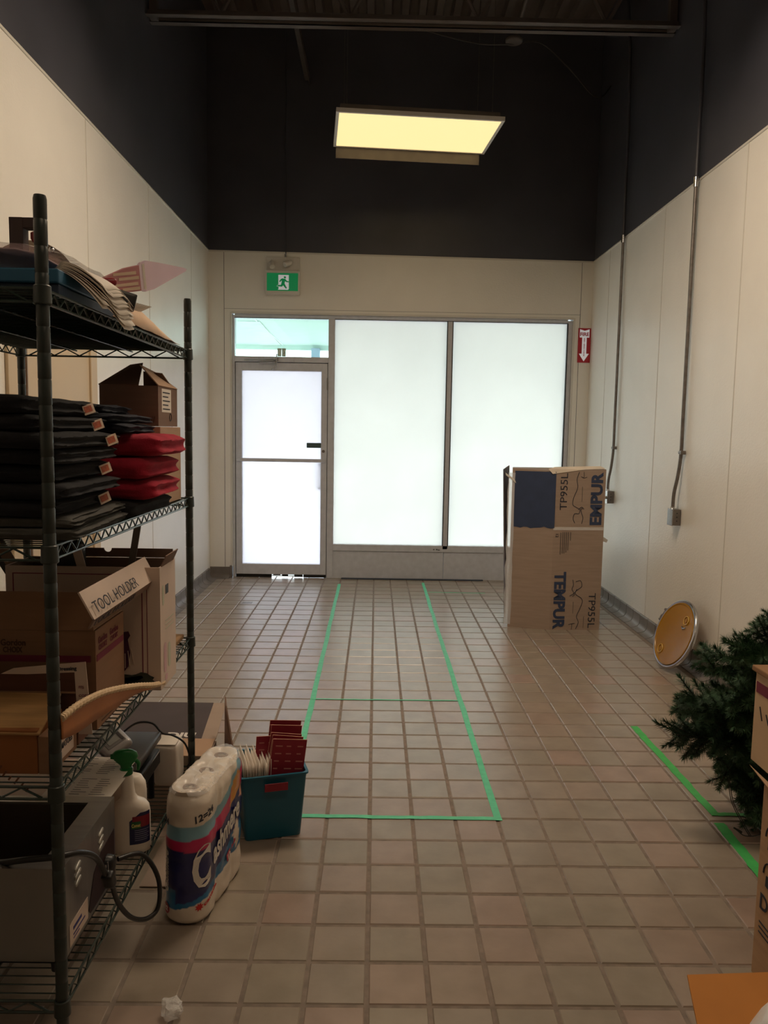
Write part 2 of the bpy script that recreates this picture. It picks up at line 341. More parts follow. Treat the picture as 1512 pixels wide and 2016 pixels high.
# door leaf
MB().box(-1.352, -1.325, 7.527, 7.545, 0, 2.08).box(-.495, -.466, 7.527, 7.545, 0, 2.08).box(-1.352, -.466, 7.527, 7.545, 2.05, 2.075).build('door_stop', m_alu, parent=wf)
d = MB().box(-1.346, -1.286, 7.47, 7.525, .03, 2.066, b=.004).box(-.53, -.472, 7.47, 7.525, .03, 2.066, b=.004).box(-1.288, -.528, 7.47, 7.525, 1.99, 2.066, b=.004).box(-1.288, -.528, 7.47, 7.525, .03, .132, b=.004)
dr = d.build('door_1', m_alu, origin=(-.9, 7.49, 0), kind='structure')
MB().box(-1.290, -.526, 7.499, 7.506, .128, 1.994).build('glass_pane', m_frostd, parent=dr, label='frosted glass pane of the door')
MB().box(-1.34, -.48, 7.445, 7.469, 1.127, 1.160, b=.004).build('push_bar', m_alu, parent=dr)
MB().box(-.668, -.531, 7.478, 7.498, 1.266, 1.314, b=.004).build('lock_plate', mat('dark_green_plate', (70, 92, 94), rough=.5), parent=dr)
MB().tube([(-.545, 7.512, 1.11), (-.545, 7.545, 1.10), (-.545, 7.545, .885), (-.545, 7.512, .875)], .012, 8).build('pull_handle', m_steel, parent=dr)
MB().tube([(-.505, 7.464, 1.235), (-.505, 7.47, 1.235)], .014, 12).build('lock_cylinder', m_steel, parent=dr, smooth=True)
MB().box(-.478, -.468, 7.45, 7.468, 1.82, 1.93, b=.002).build('hinge', m_chrome, parent=dr)
sw = MB()
for k, (a, b, z) in enumerate(((-1.346, -1.0, 0), (-.90, -.84, .012), (-.78, -.70, .006), (-.985, -.915, .02), (-.69, -.472, .002))): sw.box(a, b, 7.474, 7.482, z, .032)
sw.build('door_sweep', m_black, parent=dr)
cl = MB().tube([(-1.26, 7.452, 2.088), (-1.10, 7.43, 2.086), (-.96, 7.43, 2.092)], .006, 8).tube([(-1.12, 7.437, 2.062), (-.955, 7.425, 2.072)], .007, 8).tube([(-.95, 7.43, 2.145), (-.955, 7.43, 2.03), (-1.0, 7.452, 2.0)], .006, 8).box(-.985, -.935, 7.45, 7.466, 2.085, 2.11)
cl.build('closer_arm', m_chrome, parent=dr, smooth=True)
for x in (-1.11, -.81): MB().box(x-.02, x+.02, 7.452, 7.466, 2.075, 2.12, b=.003).build('closer_bracket', m_alu, parent=dr)
# beige door in the left wall, behind the shelving
d2 = MB().box(LW+.006, LW+.012, 3.46, 4.33, .04, 2.03).build('door_2', m_beige, origin=(LW, 3.9, 0), kind='structure')
MB().box(LW+.006, LW+.022, 4.335, 4.43, 0, 2.1, b=.004).box(LW+.006, LW+.022, 3.365, 3.455, 0, 2.1, b=.004).box(LW+.006, LW+.022, 3.456, 4.334, 2.035, 2.1, b=.004).build('door_frame', m_beige, parent=d2)
MB().box(LW+.012, LW+.018, 3.55, 3.56, .1, 2.0).build('door_groove', mat('groove_brown', (120, 95, 70)), parent=d2)

# outside: pavement, canopy soffit, post, kerb
m_conc = mat('concrete', (200, 198, 196), rough=.9, var=.06, vs=1.5)
m_soff = mat('white_soffit', (182, 200, 192), rough=.6, var=.02)
MB().box(-30, 30, 7.62, 60, -.12, -.015).build('ground', m_conc, kind='structure')
cn = MB().box(-9, 9, 7.62, 11.15, 2.62, 2.70).build('canopy', m_soff, origin=(0, 9, 2.6), kind='structure')
MB().box(-9, 9, 11.12, 11.22, 2.56, 2.9).build('fascia', m_soff, parent=cn)
for x in (-6.2, -3.4, -1.33, .9, 3.2, 5.5): MB().box(x-.006, x+.006, 7.63, 11.1, 2.614, 2.621).build('soffit_seam', m_alu, parent=cn)
MB().add([(-1.55, 8.7, 2.612), (-1.30, 8.7, 2.612), (-1.36, 11.1, 2.612), (-1.66, 11.1, 2.612), (-1.55, 8.7, 2.62), (-1.30, 8.7, 2.62), (-1.36, 11.1, 2.62), (-1.66, 11.1, 2.62)], [(3,2,1,0),(4,5,6,7),(0,1,5,4),(1,2,6,5),(2,3,7,6),(3,0,4,7)]).build('soffit_shade', mat('soffit_shade_grey', (178, 192, 186)), parent=cn)  # diagonal shade across the soffit put in as a greyer strip
for x in (-.87, 6.0): MB().box(x-.06, x+.06, 11.05, 11.2, -.015, 2.58).build('post', mat('grey_blue_post', (150, 165, 185)), parent=cn)
MB().box(-20, 20, 8.9, 9.05, -.015, .10).build('trim_5', m_conc, kind='structure')

# joist under the deck
m_joist = mat('joist_paint', (100, 92, 88), rough=.5, var=.12, vs=8)
jo = root('roof_joist', 'long dark painted open-web steel joist spanning the ceiling', 'joist', (0.2, 5.6, 4.2))
MB().box(LW, RW, 5.535, 5.585, 4.198, 4.204).box(LW, RW, 5.579, 5.585, 4.198, 4.25).build('bottom_chord', m_joist, parent=jo)
MB().box(LW, RW, 5.635, 5.685, 4.198, 4.204).box(LW, RW, 5.635, 5.641, 4.198, 4.25).build('bottom_chord', m_joist, parent=jo)
MB().box(LW, RW, 5.53, 5.69, 5.06, 5.075).build('top_chord', m_joist, parent=jo)
xs = [LW+.05+i*.44 for i in range(9)]
for i, x in enumerate(xs[:-1]):
    a, b = ((x, 5.61, 4.23), (x+.44, 5.61, 5.06)) if i % 2 else ((x, 5.61, 5.06), (x+.44, 5.61, 4.23))
    MB().tube([a, b], .014, 6).build('web_bar', m_joist, parent=jo)
for x in (LW+.012, RW-.06): MB().box(x, x+.05, 5.585, 5.635, 4.2, 5.06).build('end_post', m_joist, parent=jo)
tag(MB().box(-.70, -.655, 4.3, 7.43, 4.60, 4.645).box(-.66, -.655, 4.3, 7.43, 4.56, 4.60).build('ceiling_strut', m_joist, origin=(-.68, 5.8, 4.6)), 'dark painted steel strut running front to back under the deck', 'strut')
pp = root('ceiling_box', 'round dark junction plate hanging from a ceiling pipe', 'junction box', (1.05, 6.2, 4.5))
MB().lathe([(.0, -.012), (.06, -.012), (.066, -.006), (.066, .006), (.05, .02), (0, .02)], 28, (1.005, 6.25, 4.42)).build('plate', m_joist, parent=pp, smooth=True)
MB().tube([(1.01, 6.27, 4.43), (1.05, 6.05, 4.6), (1.06, 5.0, 4.8), (1.06, 4.0, 5.1)], .018, 8).build('pipe', m_joist, parent=pp, smooth=True)
cb = [Vector((.35, 6.3, 4.5)), Vector((.72, 6.3, 4.42)), Vector((1.0, 6.28, 4.41)), Vector((1.24, 6.4, 4.48)), Vector((1.55, 6.7, 4.42)), Vector((1.78, 6.9, 4.32)), Vector((1.9, 7.0, 4.34)), Vector((1.99, 7.05, 4.45))]
def smooth_path(p, n=6):
    p = [Vector(q) for q in p]; out = []
    for i in range(len(p)-1):
        a, b, c, d = p[max(i-1, 0)], p[i], p[i+1], p[min(i+2, len(p)-1)]
        for k in range(n):
            t = k/n; out.append(.5*((2*b)+(c-a)*t+(2*a-5*b+4*c-d)*t*t+(3*b-a-3*c+d)*t**3))
    return out+[p[-1]]
tag(MB().tube(smooth_path(cb), .006, 6).build('ceiling_cable', mat('dark_cable', (70, 66, 64)), origin=(1.2, 6.4, 4.4)), 'thin dark cable sagging from the ceiling plate towards the right wall', 'cable')

# ceiling panel lights (the lamp of the room, one out of view, one added fill)
m_diff = mat('light_diffuser', (90, 80, 60), var=0, emit=(255, 222, 158), es=LAMP); m_diff2 = mat('light_diffuser_bright', (255, 236, 190), var=0, emit=(255, 230, 200), es=LAMP2); m_lframe = mat('light_frame', (225, 222, 216), rough=.4, var=.02)
def panel_light(y, label, md=None, rz=0):
    r = root('ceiling_light', label, 'light', (.264, y, 3.72), group=None)
    x0, x1, a, b, z = -.62, .62, -.35, .35, 0
    T = Matrix.Translation((.264, y, 3.72)) @ Matrix.Rotation(rz, 4, 'Z')
    MB(T).box(x0, x1, a, a+.018, z, z+.03).box(x0, x1, b-.018, b, z, z+.03).box(x0, x0+.022, a+.018, b-.018, z, z+.03).box(x1-.022, x1, a+.018, b-.018, z, z+.03).build('frame', m_lframe, parent=r)
    MB(T).box(x0+.022, x1-.022, a+.018, b-.018, z+.004, z+.02).build('diffuser', md or m_diff, parent=r)
    MB(T).box(x0+.03, x1-.03, a+.03, b-.03, z+.031, z+.07).build('housing', m_joist, parent=r)
    MB(T).box(x0+.02, x1-.04, b+.001, b+.007, z-.085, z+.02).build('glow_band_board', m_joist, parent=r)  # made-up board, stands in for the brown band of glow below the lamp
    for x in (x0+.08, x1-.08):
        for yy in (a+.08, b-.08): MB(T).tube([(x, yy, z+.07), (x, yy, ZC-.03-3.72)], .0018, 5).build('hanger_wire', m_steel, parent=r)
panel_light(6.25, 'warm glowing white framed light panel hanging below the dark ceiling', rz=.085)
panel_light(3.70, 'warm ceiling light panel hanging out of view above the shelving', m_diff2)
panel_light(.9, 'added warm fill light panel hanging out of view above the photographer', mat('light_diffuser_fill', (255, 236, 190), var=0, emit=(255, 226, 190), es=FILL_LAMP))  # unseen panel, added as fill to lift the shelf fronts

# ================================================================= WALL AND CEILING FITTINGS
m_green = mat('exit_green', (8, 120, 70), var=0, rough=.5, emit=(10, 140, 80), es=.25)
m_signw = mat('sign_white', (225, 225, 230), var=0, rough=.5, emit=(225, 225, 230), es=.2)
m_plast = mat('white_plastic', (214, 210, 203), rough=.45, var=.03)
ex = root('exit_sign', 'green running man exit sign with two emergency lamp heads above the door', 'exit sign', (-.89, YB, 2.65))
MB().box(-1.05, -.735, YB-.022, YB-.007, 2.88, 3.032, b=.004).build('lamp_housing', m_plast, parent=ex)
MB().box(-1.055, -.732, YB-.06, YB-.007, 2.685, 2.905, b=.006).build('sign_case', m_plast, parent=ex)
yf = YB-.0612
MB().box(-1.037, -.748, yf-.001, yf+.001, 2.718, 2.879).build('green_face', m_green, parent=ex)
def flat(poly, y, m, name, parent, t=.0008):
    b = MB(); n = len(poly); b.add([(x, y, z) for x, z in poly]+[(x, y+t, z) for x, z in poly], [tuple(range(n)), tuple(range(2*n-1, n-1, -1))]+[(i, n+i, n+(i+1) % n, (i+1) % n) for i in range(n)]); return b.build(name, m, parent=parent)
px = lambda u, v: (-1.037+(u-335)/760*.289, 2.879-(v-608)/450*.161)
flat([px(*p) for p in ((615, 655), (870, 655), (872, 1005), (850, 1032), (608, 1032), (625, 985), (612, 955), (575, 945), (600, 905), (617, 905))], yf-.0022, m_signw, 'door_pictogram', ex)
man = MB(); y = yf-.0034
def limb(pts, w):
    for (a, b), (wa, wb) in zip(zip(pts[:-1], pts[1:]), zip(w[:-1], w[1:])):
        a = Vector(px(*a)); b = Vector(px(*b)); d = (b-a).normalized(); q = Vector((-d.y, d.x)); k = .289/760
        P4 = [a+q*wa*k-d*wa*k*.4, b+q*wb*k+d*wb*k*.4, b-q*wb*k+d*wb*k*.4, a-q*wa*k-d*wa*k*.4]
        man.add([(p.x, y, p.y) for p in P4]+[(p.x, y+.001, p.y) for p in P4], [(0,1,2,3),(7,6,5,4),(0,4,5,1),(1,5,6,2),(2,6,7,3),(3,7,4,0)])
hc = px(775, 718); man.add([(hc[0]+.0105*math.cos(a*PI/8), y, hc[1]+.0105*math.sin(a*PI/8)) for a in range(16)], [tuple(range(16))])
limb([(745, 770), (728, 880)], [46, 34]); limb([(735, 765), (690, 775), (650, 825)], [22, 18, 14]); limb([(770, 775), (815, 820), (865, 828)], [22, 16, 12])
limb([(715, 880), (700, 930), (600, 930)], [28, 22, 16]); limb([(740, 880), (775, 940), (810, 990)], [28, 22, 15])
man.build('running_man', m_green, parent=ex)
for x, dx, dz in ((-1.018, .012, -.05), (-.835, -.05, -.03)):
    a = Vector((x+.02, YB-.03, 2.985)); b_ = a+Vector((dx, -.045, dz))
    MB().tube([a, a+(b_-a)*.2, b_, b_+(b_-a)*.12], [.014, .024, .027, .022], 14).tube([a+Vector((0, .012, .02)), a], .008, 8).build('lamp_head', m_plast, parent=ex, smooth=True)
MB().tube([(-.868, YB-.012, 3.03), (-.868, YB-.012, 3.075), (-.87, YB-.01, 3.4), (-.87, YB-.01, ZC)], .005, 6).build('cable', m_dark, parent=ex)
MB().tube([(-.868, YB-.014, 3.03), (-.868, YB-.014, 3.06)], .009, 8).build('cable_clamp', m_chrome, parent=ex)

m_red = mat('sign_red', (176, 32, 48), rough=.5, var=.03)
fs = root('fire_sign', 'red fire extinguisher sign with white down arrow beside the window', 'sign', (1.955, YB, 2.1))
yf = YB-.010
MB().box(1.893, 2.012, yf-.001, YB-.006, 2.115, 2.435).build('sign_plate', m_red, parent=fs)
fx = lambda u, v: (1.893+u*.119, 2.435-v*.32)
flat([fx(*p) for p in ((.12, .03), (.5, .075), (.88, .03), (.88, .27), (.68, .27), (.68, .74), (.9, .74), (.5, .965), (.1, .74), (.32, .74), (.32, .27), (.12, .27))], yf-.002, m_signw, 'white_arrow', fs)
text('FIRE', .046, m_red, fs, frame((fx(.5, 0)[0], yf-.0022, fx(0, .225)[1]), (1, 0, 0), (0, 0, 1)), bold=.0016, align='CENTER', width=.083)
for i, ch in enumerate('EXTINGUISHER'):
    text(ch, .018, m_red, fs, frame((fx(.5, 0)[0], yf-.0022, fx(0, .325+i*.0445)[1]), (1, 0, 0), (0, 0, 1)), bold=.0006, align='CENTER')

def conduit(y, yb, zb0, zb1, label, off):
    r = root('electrical_conduit', label, 'conduit', (RW-.03, y, zb0))
    x = RW-.029
    MB().tube(smooth_path([(x, y, 3.03), (x, y, 1.6), (x, y, 1.33), (x-.008, y+.01, 1.18), (x-.020, y+.03, 1.06), (x-.021, y+.035, zb1-.005)], 5), .0115, 10).build('pipe', m_steel, parent=r, smooth=True)
    MB().tube([(x, y, 3.055), (x, y, 3.9), (x-.0, y+.05, 4.5), (x-.02, y+.15, ZC-.03)], .0125, 10).build('painted_pipe', m_dark, parent=r, smooth=True, label='conduit run painted dark like the wall')
    MB().tube([(x, y, 3.0), (x, y, 3.06)], .0165, 12).build('coupling', m_chrome, parent=r, smooth=True)
    MB().box(RW-.042, RW-.0095, y-.03, y-.01, 1.318, 1.342, b=.002).tube([(x, y-.014, 1.33), (x, y+.014, 1.33)], .0145, 10).build('strap', m_steel, parent=r)
    ya, yc = yb-.04, yb+.04
    MB().box(RW-.066, RW-.0095, ya, yc, zb0, zb1, b=.003).build('junction_box', m_steel, parent=r)
    MB().box(RW-.067, RW-.061, ya-.003, yc+.003, zb0-.003, zb1+.003, b=.002).build('cover_plate', m_chrome, parent=r)
    MB().lathe([(0, 0), (.015, 0), (.017, .006), (.013, .012), (.013, .022), (0, .022)], 12, (x-.021, y+.035, zb1-.004)).build('connector', m_chrome, parent=r, smooth=True)
    for z in (zb0+.03, zb0+.055, zb0+.08):
        MB().tube([(RW-.035, ya-.001, z), (RW-.035, ya+.001, z)], .004, 8).build('knockout', m_black, parent=r)
    return r
conduit(5.05, 5.085, .85, .955, 'nearer grey conduit on the right wall ending in a metal outlet box', 0)
c2 = conduit(6.50, 6.53, .862, .965, 'farther grey conduit on the right wall, its box just right of the tall carton', 0)
MB().tube([(RW-.067, 6.53, .91), (RW-.11, 6.52, .905)], [.012, .018], 10).build('plug', m_plast, parent=c2)

# tape on the floor
m_tape = mat('green_tape', (96, 205, 160), rough=.55, var=.08, vs=25); m_tape2 = mat('dark_green_tape', (70, 185, 95), rough=.55, var=.08, vs=25)
def tape(pts, w, label, m=None, z=.0014):
    rng = random.Random(len(pts)+int(abs(pts[0][0]*100))); n = 24; L_ = []; Rr = []
    a, b = Vector(pts[0]), Vector(pts[1]); d = (b-a).normalized(); q = Vector((-d.y, d.x))
    for i in range(n+1):
        p = a.lerp(b, i/n)+q*rng.uniform(-.0022, .0022); ww = w/2*(1+rng.uniform(-.08, .08)); L_.append(p+q*ww); Rr.append(p-q*ww)
    mb = MB(); mb.prism([(p.x, p.y) for p in L_]+[(p.x, p.y) for p in reversed(Rr)], z-.0008, z)
    o = mb.build('tape_strip', m or m_tape, origin=((a.x+b.x)/2, (a.y+b.y)/2, 0)); tag(o, label, 'tape', None)
tape(((-.326, 7.18), (-.316, 2.77)), .028, 'long green tape strip on the floor, left of the marked rectangle')
tape(((.466, 7.30), (.478, 2.752)), .028, 'long green tape strip on the floor, right of the marked rectangle')
tape(((-.33, 2.765), (.492, 2.757)), .024, 'green tape strip crossing the near end of the marked rectangle', z=.0024)
tape(((-.325, 4.030), (.466, 4.034)), .012, 'thin green tape strip crossing the middle of the marked rectangle', z=.0024)
tape(((.486, 6.865), (1.003, 6.856)), .014, 'short thin pale tape strip near the window in front of the tall carton')
tape(((1.300, 3.70), (1.316, 2.81)), .034, 'green tape strip on the right running down beside the christmas tree', m_tape2)
tape(((1.300, 2.812), (1.46, 2.809)), .024, 'short green tape strip turning under the christmas tree', m_tape2, z=.0024)
tape(((1.302, 2.745), (1.288, 2.25)), .038, 'nearest green tape strip disappearing beside the cardboard box', m_tape2)
tag(MB().box(-.32, 1.062, 7.425, 7.450, .0, .012, b=.003).build('floor_bar', mat('bar_blue_grey', (62, 74, 92), rough=.5), origin=(.37, 7.44, 0)), 'long dark bar lying on the floor under the window sill', 'bar')
dn_ = root('floor_drain', 'round metal floor drain cover set in the tiles near the door', 'drain', (-1.045, 6.33, 0))
MB().lathe([(0, -.002), (.062, -.002), (.064, .0008), (.05, .0014), (0, .0014)], 28, (-1.045, 6.33, 0)).build('drain_plate', mat('drain_steel', (165, 160, 156), rough=.4, metal=.6), parent=dn_, smooth=True)
for k in range(7): MB().box(-1.085+k*.0115, -1.079+k*.0115, 6.30, 6.36, .0012, .002).build('slot', m_black, parent=dn_)
cw = root('cellophane_scrap', 'small crumpled clear glittering wrapper on the floor at the bottom edge', 'wrapper', (-.477, 1.767, 0))
rounded(Matrix.Translation((-.477, 1.767, .0215)), .024, .024, .02, .02, 8, .012, 60, 3).build('crumple', film('cellophane', .45, bs=120), parent=cw)

# ================================================================= TALL CARTON BY THE WINDOW
m_card = mat('cardboard', (160, 141, 127), rough=.8, var=.06, vs=5, stretch=(1, 1, 12)); m_cardd = mat('cardboard_inside', (128, 98, 76), rough=.85, var=.08, vs=6)
m_navy = mat('print_navy', (50, 64, 94), rough=.7, var=.08, vs=14); m_ink = mat('ink_dark', (48, 52, 64), rough=.8, var=.05); m_tapec = film('clear_packing_tape', .35, rough=.15, bs=60)
tb = root('mattress_carton', 'tall upright cardboard mattress carton with navy lettering near the right wall', 'box', (1.34, 5.78, 0))
A_, B_, C_, D_, E_ = (1.003, 5.668), (1.297, 5.575), (1.672, 5.60), (1.69, 5.86), (1.05, 5.93); HT = 1.18
b = MB().prism([A_, B_, C_, D_, E_], 0, HT); b.v = [Vector((v.x, v.y, v.z+(.012*math.sin(v.x*9) if v.z > 1 else 0))) for v in b.v]
b.build('carton_body', m_card, parent=tb)
MB().add([(.985, 5.70, .06), (1.028, 5.99, .02), (1.03, 5.995, 1.19), (.945, 5.74, 1.17), (.991, 5.699, .06), (1.034, 5.989, .02), (1.036, 5.994, 1.19), (.951, 5.739, 1.17)], [(3,2,1,0),(4,5,6,7),(0,1,5,4),(1,2,6,5),(2,3,7,6),(3,0,4,7)]).build('side_flap', mat('flap_slate', (104, 104, 122), rough=.7, lo=(128, 114, 102), vs=3), parent=tb)
eL = (Vector(B_)-Vector(A_)); lL = eL.length; eL = Vector((*eL.normalized(), 0)); eR = (Vector(C_)-Vector(B_)); lR = eR.length; eR = Vector((*eR.normalized(), 0))
oL = Vector((*A_, 0)); oR = Vector((*B_, 0)); nL = eL.cross(Vector((0, 0, 1))); nR = eR.cross(Vector((0, 0, 1)))
FL = lambda s, z, l=.0015: oL+eL*s+Vector((0, 0, z))+nL*l
FR = lambda s, z, l=.0015: oR+eR*s+Vector((0, 0, z))+nR*l
b = MB(); n = 12; top = [FL(.02+lL*.96*i/n, 1.165) for i in range(n+1)]; bot = [FL(.02+lL*.96*i/n, .755+.018*noise.noise((i*1.3, 0, 2))) for i in range(n+1)]
b.add(top+bot, [(i, i+1, n+2+i, n+1+i) for i in range(n)]).build('navy_panel', m_navy, parent=tb)
b = MB(); n = 16; rr_ = random.Random(9); b.add([FL(-.012, .02+1.13*i/n, .006)-eL*(.012+.012*rr_.random()) for i in range(n+1)]+[FL(.018+.006*rr_.random(), .02+1.13*i/n, .004) for i in range(n+1)], [(i, i+1, n+2+i, n+1+i) for i in range(n)])
b.build('torn_tape', film('white_torn_tape', .55, (235, 238, 245)), parent=tb)
MB().slab([FL(-.05, 1.15, .012), FL(.02, 1.10, .010), FL(.03, 1.075, .010), FL(-.045, 1.13, .012)], .002).build('torn_tape', m_plast, parent=tb)
MB().add([FR(-.02, HT-.03, .004), FR(.22, HT+.006, .004), FR(lR*.99, HT+.012, .004), FR(lR*.9, HT+.03, -.02), FR(.0, HT+.02, -.02), FR(-.05, HT+.005, -.005)], [(0,1,2,3,4,5)]).build('torn_edge', mat('torn_paper', (226, 214, 198), rough=.9), parent=tb)
MB().slab([FR(-.0, .742, .001), FR(lR, .742, .001), FR(lR, .765, .001), FR(0, .765, .001)], .0008).build('tape_band', m_tapec, parent=tb)
def fx_(px_, py_, l=.0015): return FR((px_-1085)/97*lR, (1241-py_)/320*HT, l)
U = Vector((0, 0, 1))
text('TP955L', .075, m_ink, tb, frame(fx_(1109, 1000), U, -eR), width=.268, lift=.0004)
text('EMPUR', .115, m_navy, tb, frame(fx_(1175.5, 1029), U, -eR), width=.385, bold=.0045, lift=.0004)
text('TEMPUR', .115, m_navy, tb, frame(fx_(1092, 1123), -U, eR), width=.43, bold=.0045, lift=.0004)
text('TP955L', .075, m_ink, tb, frame(fx_(1159, 1166), -U, eR), width=.262, lift=.0004)
def crv(pts, r=.0022):
    MB().tube(smooth_path([fx_(960+u/5.04, 880+v/5.04, .0012) for u, v in pts], 5), r, 5).build('line_drawing', m_ink, parent=tb)
crv([(860, 225), (840, 300), (850, 380), (815, 480), (810, 550), (850, 580), (880, 600), (870, 640), (830, 640), (818, 690), (835, 735)]); crv([(920, 592), (890, 590), (895, 630), (912, 680), (902, 740)]); crv([(865, 600), (890, 575), (910, 580)])
crv([(905, 225), (905, 280), (880, 270), (905, 285), (935, 275)], .0016); crv([(896, 370), (896, 520)], .0012)
crv([(840, 1305), (848, 1360), (835, 1400), (850, 1430), (860, 1460), (840, 1475)]); crv([(870, 1325), (915, 1315), (930, 1370), (900, 1400), (870, 1430), (880, 1460), (925, 1490), (942, 1530), (920, 1600), (890, 1680), (910, 1740), (885, 1810)]); crv([(815, 1470), (860, 1440), (885, 1400)])
crv([(845, 1815), (845, 1760), (815, 1765), (845, 1755), (875, 1750)], .0016); crv([(853, 1530), (853, 1650)], .0012); crv([(960, 1680), (960, 1800)], .001)
for k, (u, v0, v1) in enumerate(((705, 830, 1050), (725, 825, 1040), (742, 825, 1040), (760, 825, 1030), (778, 825, 1010), (800, 825, 910))):
    a, c = fx_(960+u/5.04, 880+v0/5.04, .001), fx_(960+u/5.04, 880+v1/5.04, .001); q = Vector((0, 0, 1)).cross(nR).normalized()*.0032
    MB().slab([a-q, c-q, c+q, a+q], .0004).build('small_print', mat('small_print_grey', (98, 88, 82)), parent=tb)
text('12', .03, m_ink, tb, frame(fx_(1090, 1046), -U, eR), lift=.0004)
MB().slab([FR(lR-.001, .70, -.05), FR(lR+.055, .665, -.05), FR(lR+.045, .645, -.05), FR(lR-.001, .66, -.05)], .001).build('loose_tape', m_plast, parent=tb)

# ================================================================= AMBER LID AGAINST THE RIGHT WALL
ld = root('round_lid', 'round amber yellow lid with chrome rim leaning on the right wall', 'lid', (1.84, 4.62, 0))
nz = Vector((-.94, -.10, .33)).normalized(); ax = Vector((0, 0, 1)).cross(nz).normalized(); ay_ = nz.cross(ax)
Tl = Matrix((ax, ay_, nz)).transposed().to_4x4(); cL = Vector((1.862, 4.655, .2215)); Tl.translation = cL
m_amber = mat('amber_plastic', (160, 114, 20), rough=.22, var=.03, spec=.6)
MB(Tl).lathe([(0, -.012), (.2, -.012), (.2, .010), (.196, .016), (.19, .016), (.186, .012), (0, .012)], 64).build('lid_disc', m_amber, parent=ld, smooth=20)
ring = MB(Tl)
ring.tube([(.207*math.cos(a*2*PI/64), .207*math.sin(a*2*PI/64), 0) for a in range(65)], .0135, 10, cap=False).build('rim_band', m_chrome, parent=ld, smooth=True)
for ux, uy in ((.085, .105), (-.075, -.12)):
    MB(Tl).tube([(ux+.026*math.cos(a*2*PI/24), uy+.026*math.sin(a*2*PI/24), .015) for a in range(25)], .004, 8, cap=False).build('ring_mark', mat('amber_clear', (205, 165, 70), rough=.1, spec=.8), parent=ld, smooth=True)
    MB(Tl).lathe([(0, .012), (.014, .012), (.012, .017), (0, .018)], 16, (ux, uy-.0, 0)).build('plug_cap', m_amber, parent=ld, smooth=True)
MB(Tl).tube([(.085-.02, .062, .014), (.085, .052, .018), (.085+.022, .064, .014)], .0055, 8).build('latch', m_chrome, parent=ld, smooth=True)
cl = MB(Tl); pA = Vector((-.207*math.cos(.35), .207*math.sin(.35)+.0, 0)); tdir = Vector((math.sin(.35), math.cos(.35), 0)); od = Vector((-math.cos(.35), math.sin(.35), 0))
cl.tube([pA+od*.022-tdir*.045, pA+od*.022+tdir*.045], .006, 8).tube([pA+od*.022-tdir*.028, pA+od*.022-tdir*.006], .011, 10).tube([pA+od*.022+tdir*.03, pA+od*.022+tdir*.042], .012, 6).tube([pA+od*.022-tdir*.045, pA+od*.022-tdir*.035], .011, 6)
cl.tube([pA, pA+od*.022-tdir*.02], .008, 8).tube([pA, pA+od*.022+tdir*.02], .008, 8).build('clamp_bolt', m_steel, parent=ld, smooth=True)

# ================================================================= WIRE SHELVING UNIT
m_wire = mat('green_black_epoxy', (38, 52, 48), rough=.25, var=.12, vs=30, spec=.6); m_post = mat('post_epoxy', (34, 44, 42), rough=.38, var=.12, vs=25, spec=.6)
PX0, PX1, PY0, PY1 = -1.227, -.654, 1.55, 2.72
sh = root('wire_shelving', 'tall dark green four-tier wire shelving unit on the left', 'shelf', ((PX0+PX1)/2, (PY0+PY1)/2, 0))
for x in (PX0, PX1):
    for y in (PY0, PY1):
        pr = [(.008, 0), (.014, .002), (.014, .02), (.006, .022), (.006, .035), (.0127, .036)]
        z = .05
        while z < 1.85: pr += [(.0127, z), (.0119, z+.001), (.0119, z+.003), (.0127, z+.004)]; z += .0508
        pr += [(.0127, 1.868), (.011, 1.875)]
        MB().lathe(pr, 16, (x, y, 0)).build('post', m_post, parent=sh, smooth=40)
def deck(z):
    """one tier; z = top of the rim"""
    b = MB(); x0, x1, y0, y1 = PX0+.012, PX1-.012, PY0+.012, PY1-.012
    w = .0032
    for x in (PX0, PX1):
        b.tube([(x, PY0+.014, z), (x, PY1-.014, z)], w, 6).tube([(x, PY0+.014, z-.026), (x, PY1-.014, z-.026)], w, 6)
        n = 21; pts = [(x, PY0+.03+(PY1-PY0-.06)*i/(2*n), z-.002 if i % 2 else z-.024) for i in range(2*n+1)]; b.tube(pts, .0022, 5)
    for y in (PY0, PY1):
        b.tube([(PX0+.014, y, z), (PX1-.014, y, z)], w, 6).tube([(PX0+.014, y, z-.026), (PX1-.014, y, z-.026)], w, 6)
        n = 6; pts = [(PX0+.03+(PX1-PX0-.06)*i/(2*n), y, z-.002 if i % 2 else z-.024) for i in range(2*n+1)]; b.tube(pts, .0026, 5)
    n = 44
    for i in range(1, n):
        y = PY0+(PY1-PY0)*i/n; b.tube([(PX0, y, z-.003), (PX1, y, z-.003)], .0017, 5, cap=False)
    for k in (1/3, 2/3):
        x = PX0+(PX1-PX0)*k; b.tube([(x, PY0, z-.007), (x, PY1, z-.007)], .003, 6)
    d = b.build('shelf_deck', m_wire, parent=sh, smooth=True)
    for x in (PX0, PX1):
        for y in (PY0, PY1):
            MB().lathe([(.0155, -.031), (.0175, -.029), (.0165, 0), (.0165, .004), (.0145, .006)], 18, (x, y, z)).build('collar', m_post, parent=d, smooth=40)
    return d
Z1, Z2, Z3, Z4 = 1.700, 1.190, .687, .208
for z in (Z1, Z2, Z3, Z4): deck(z)

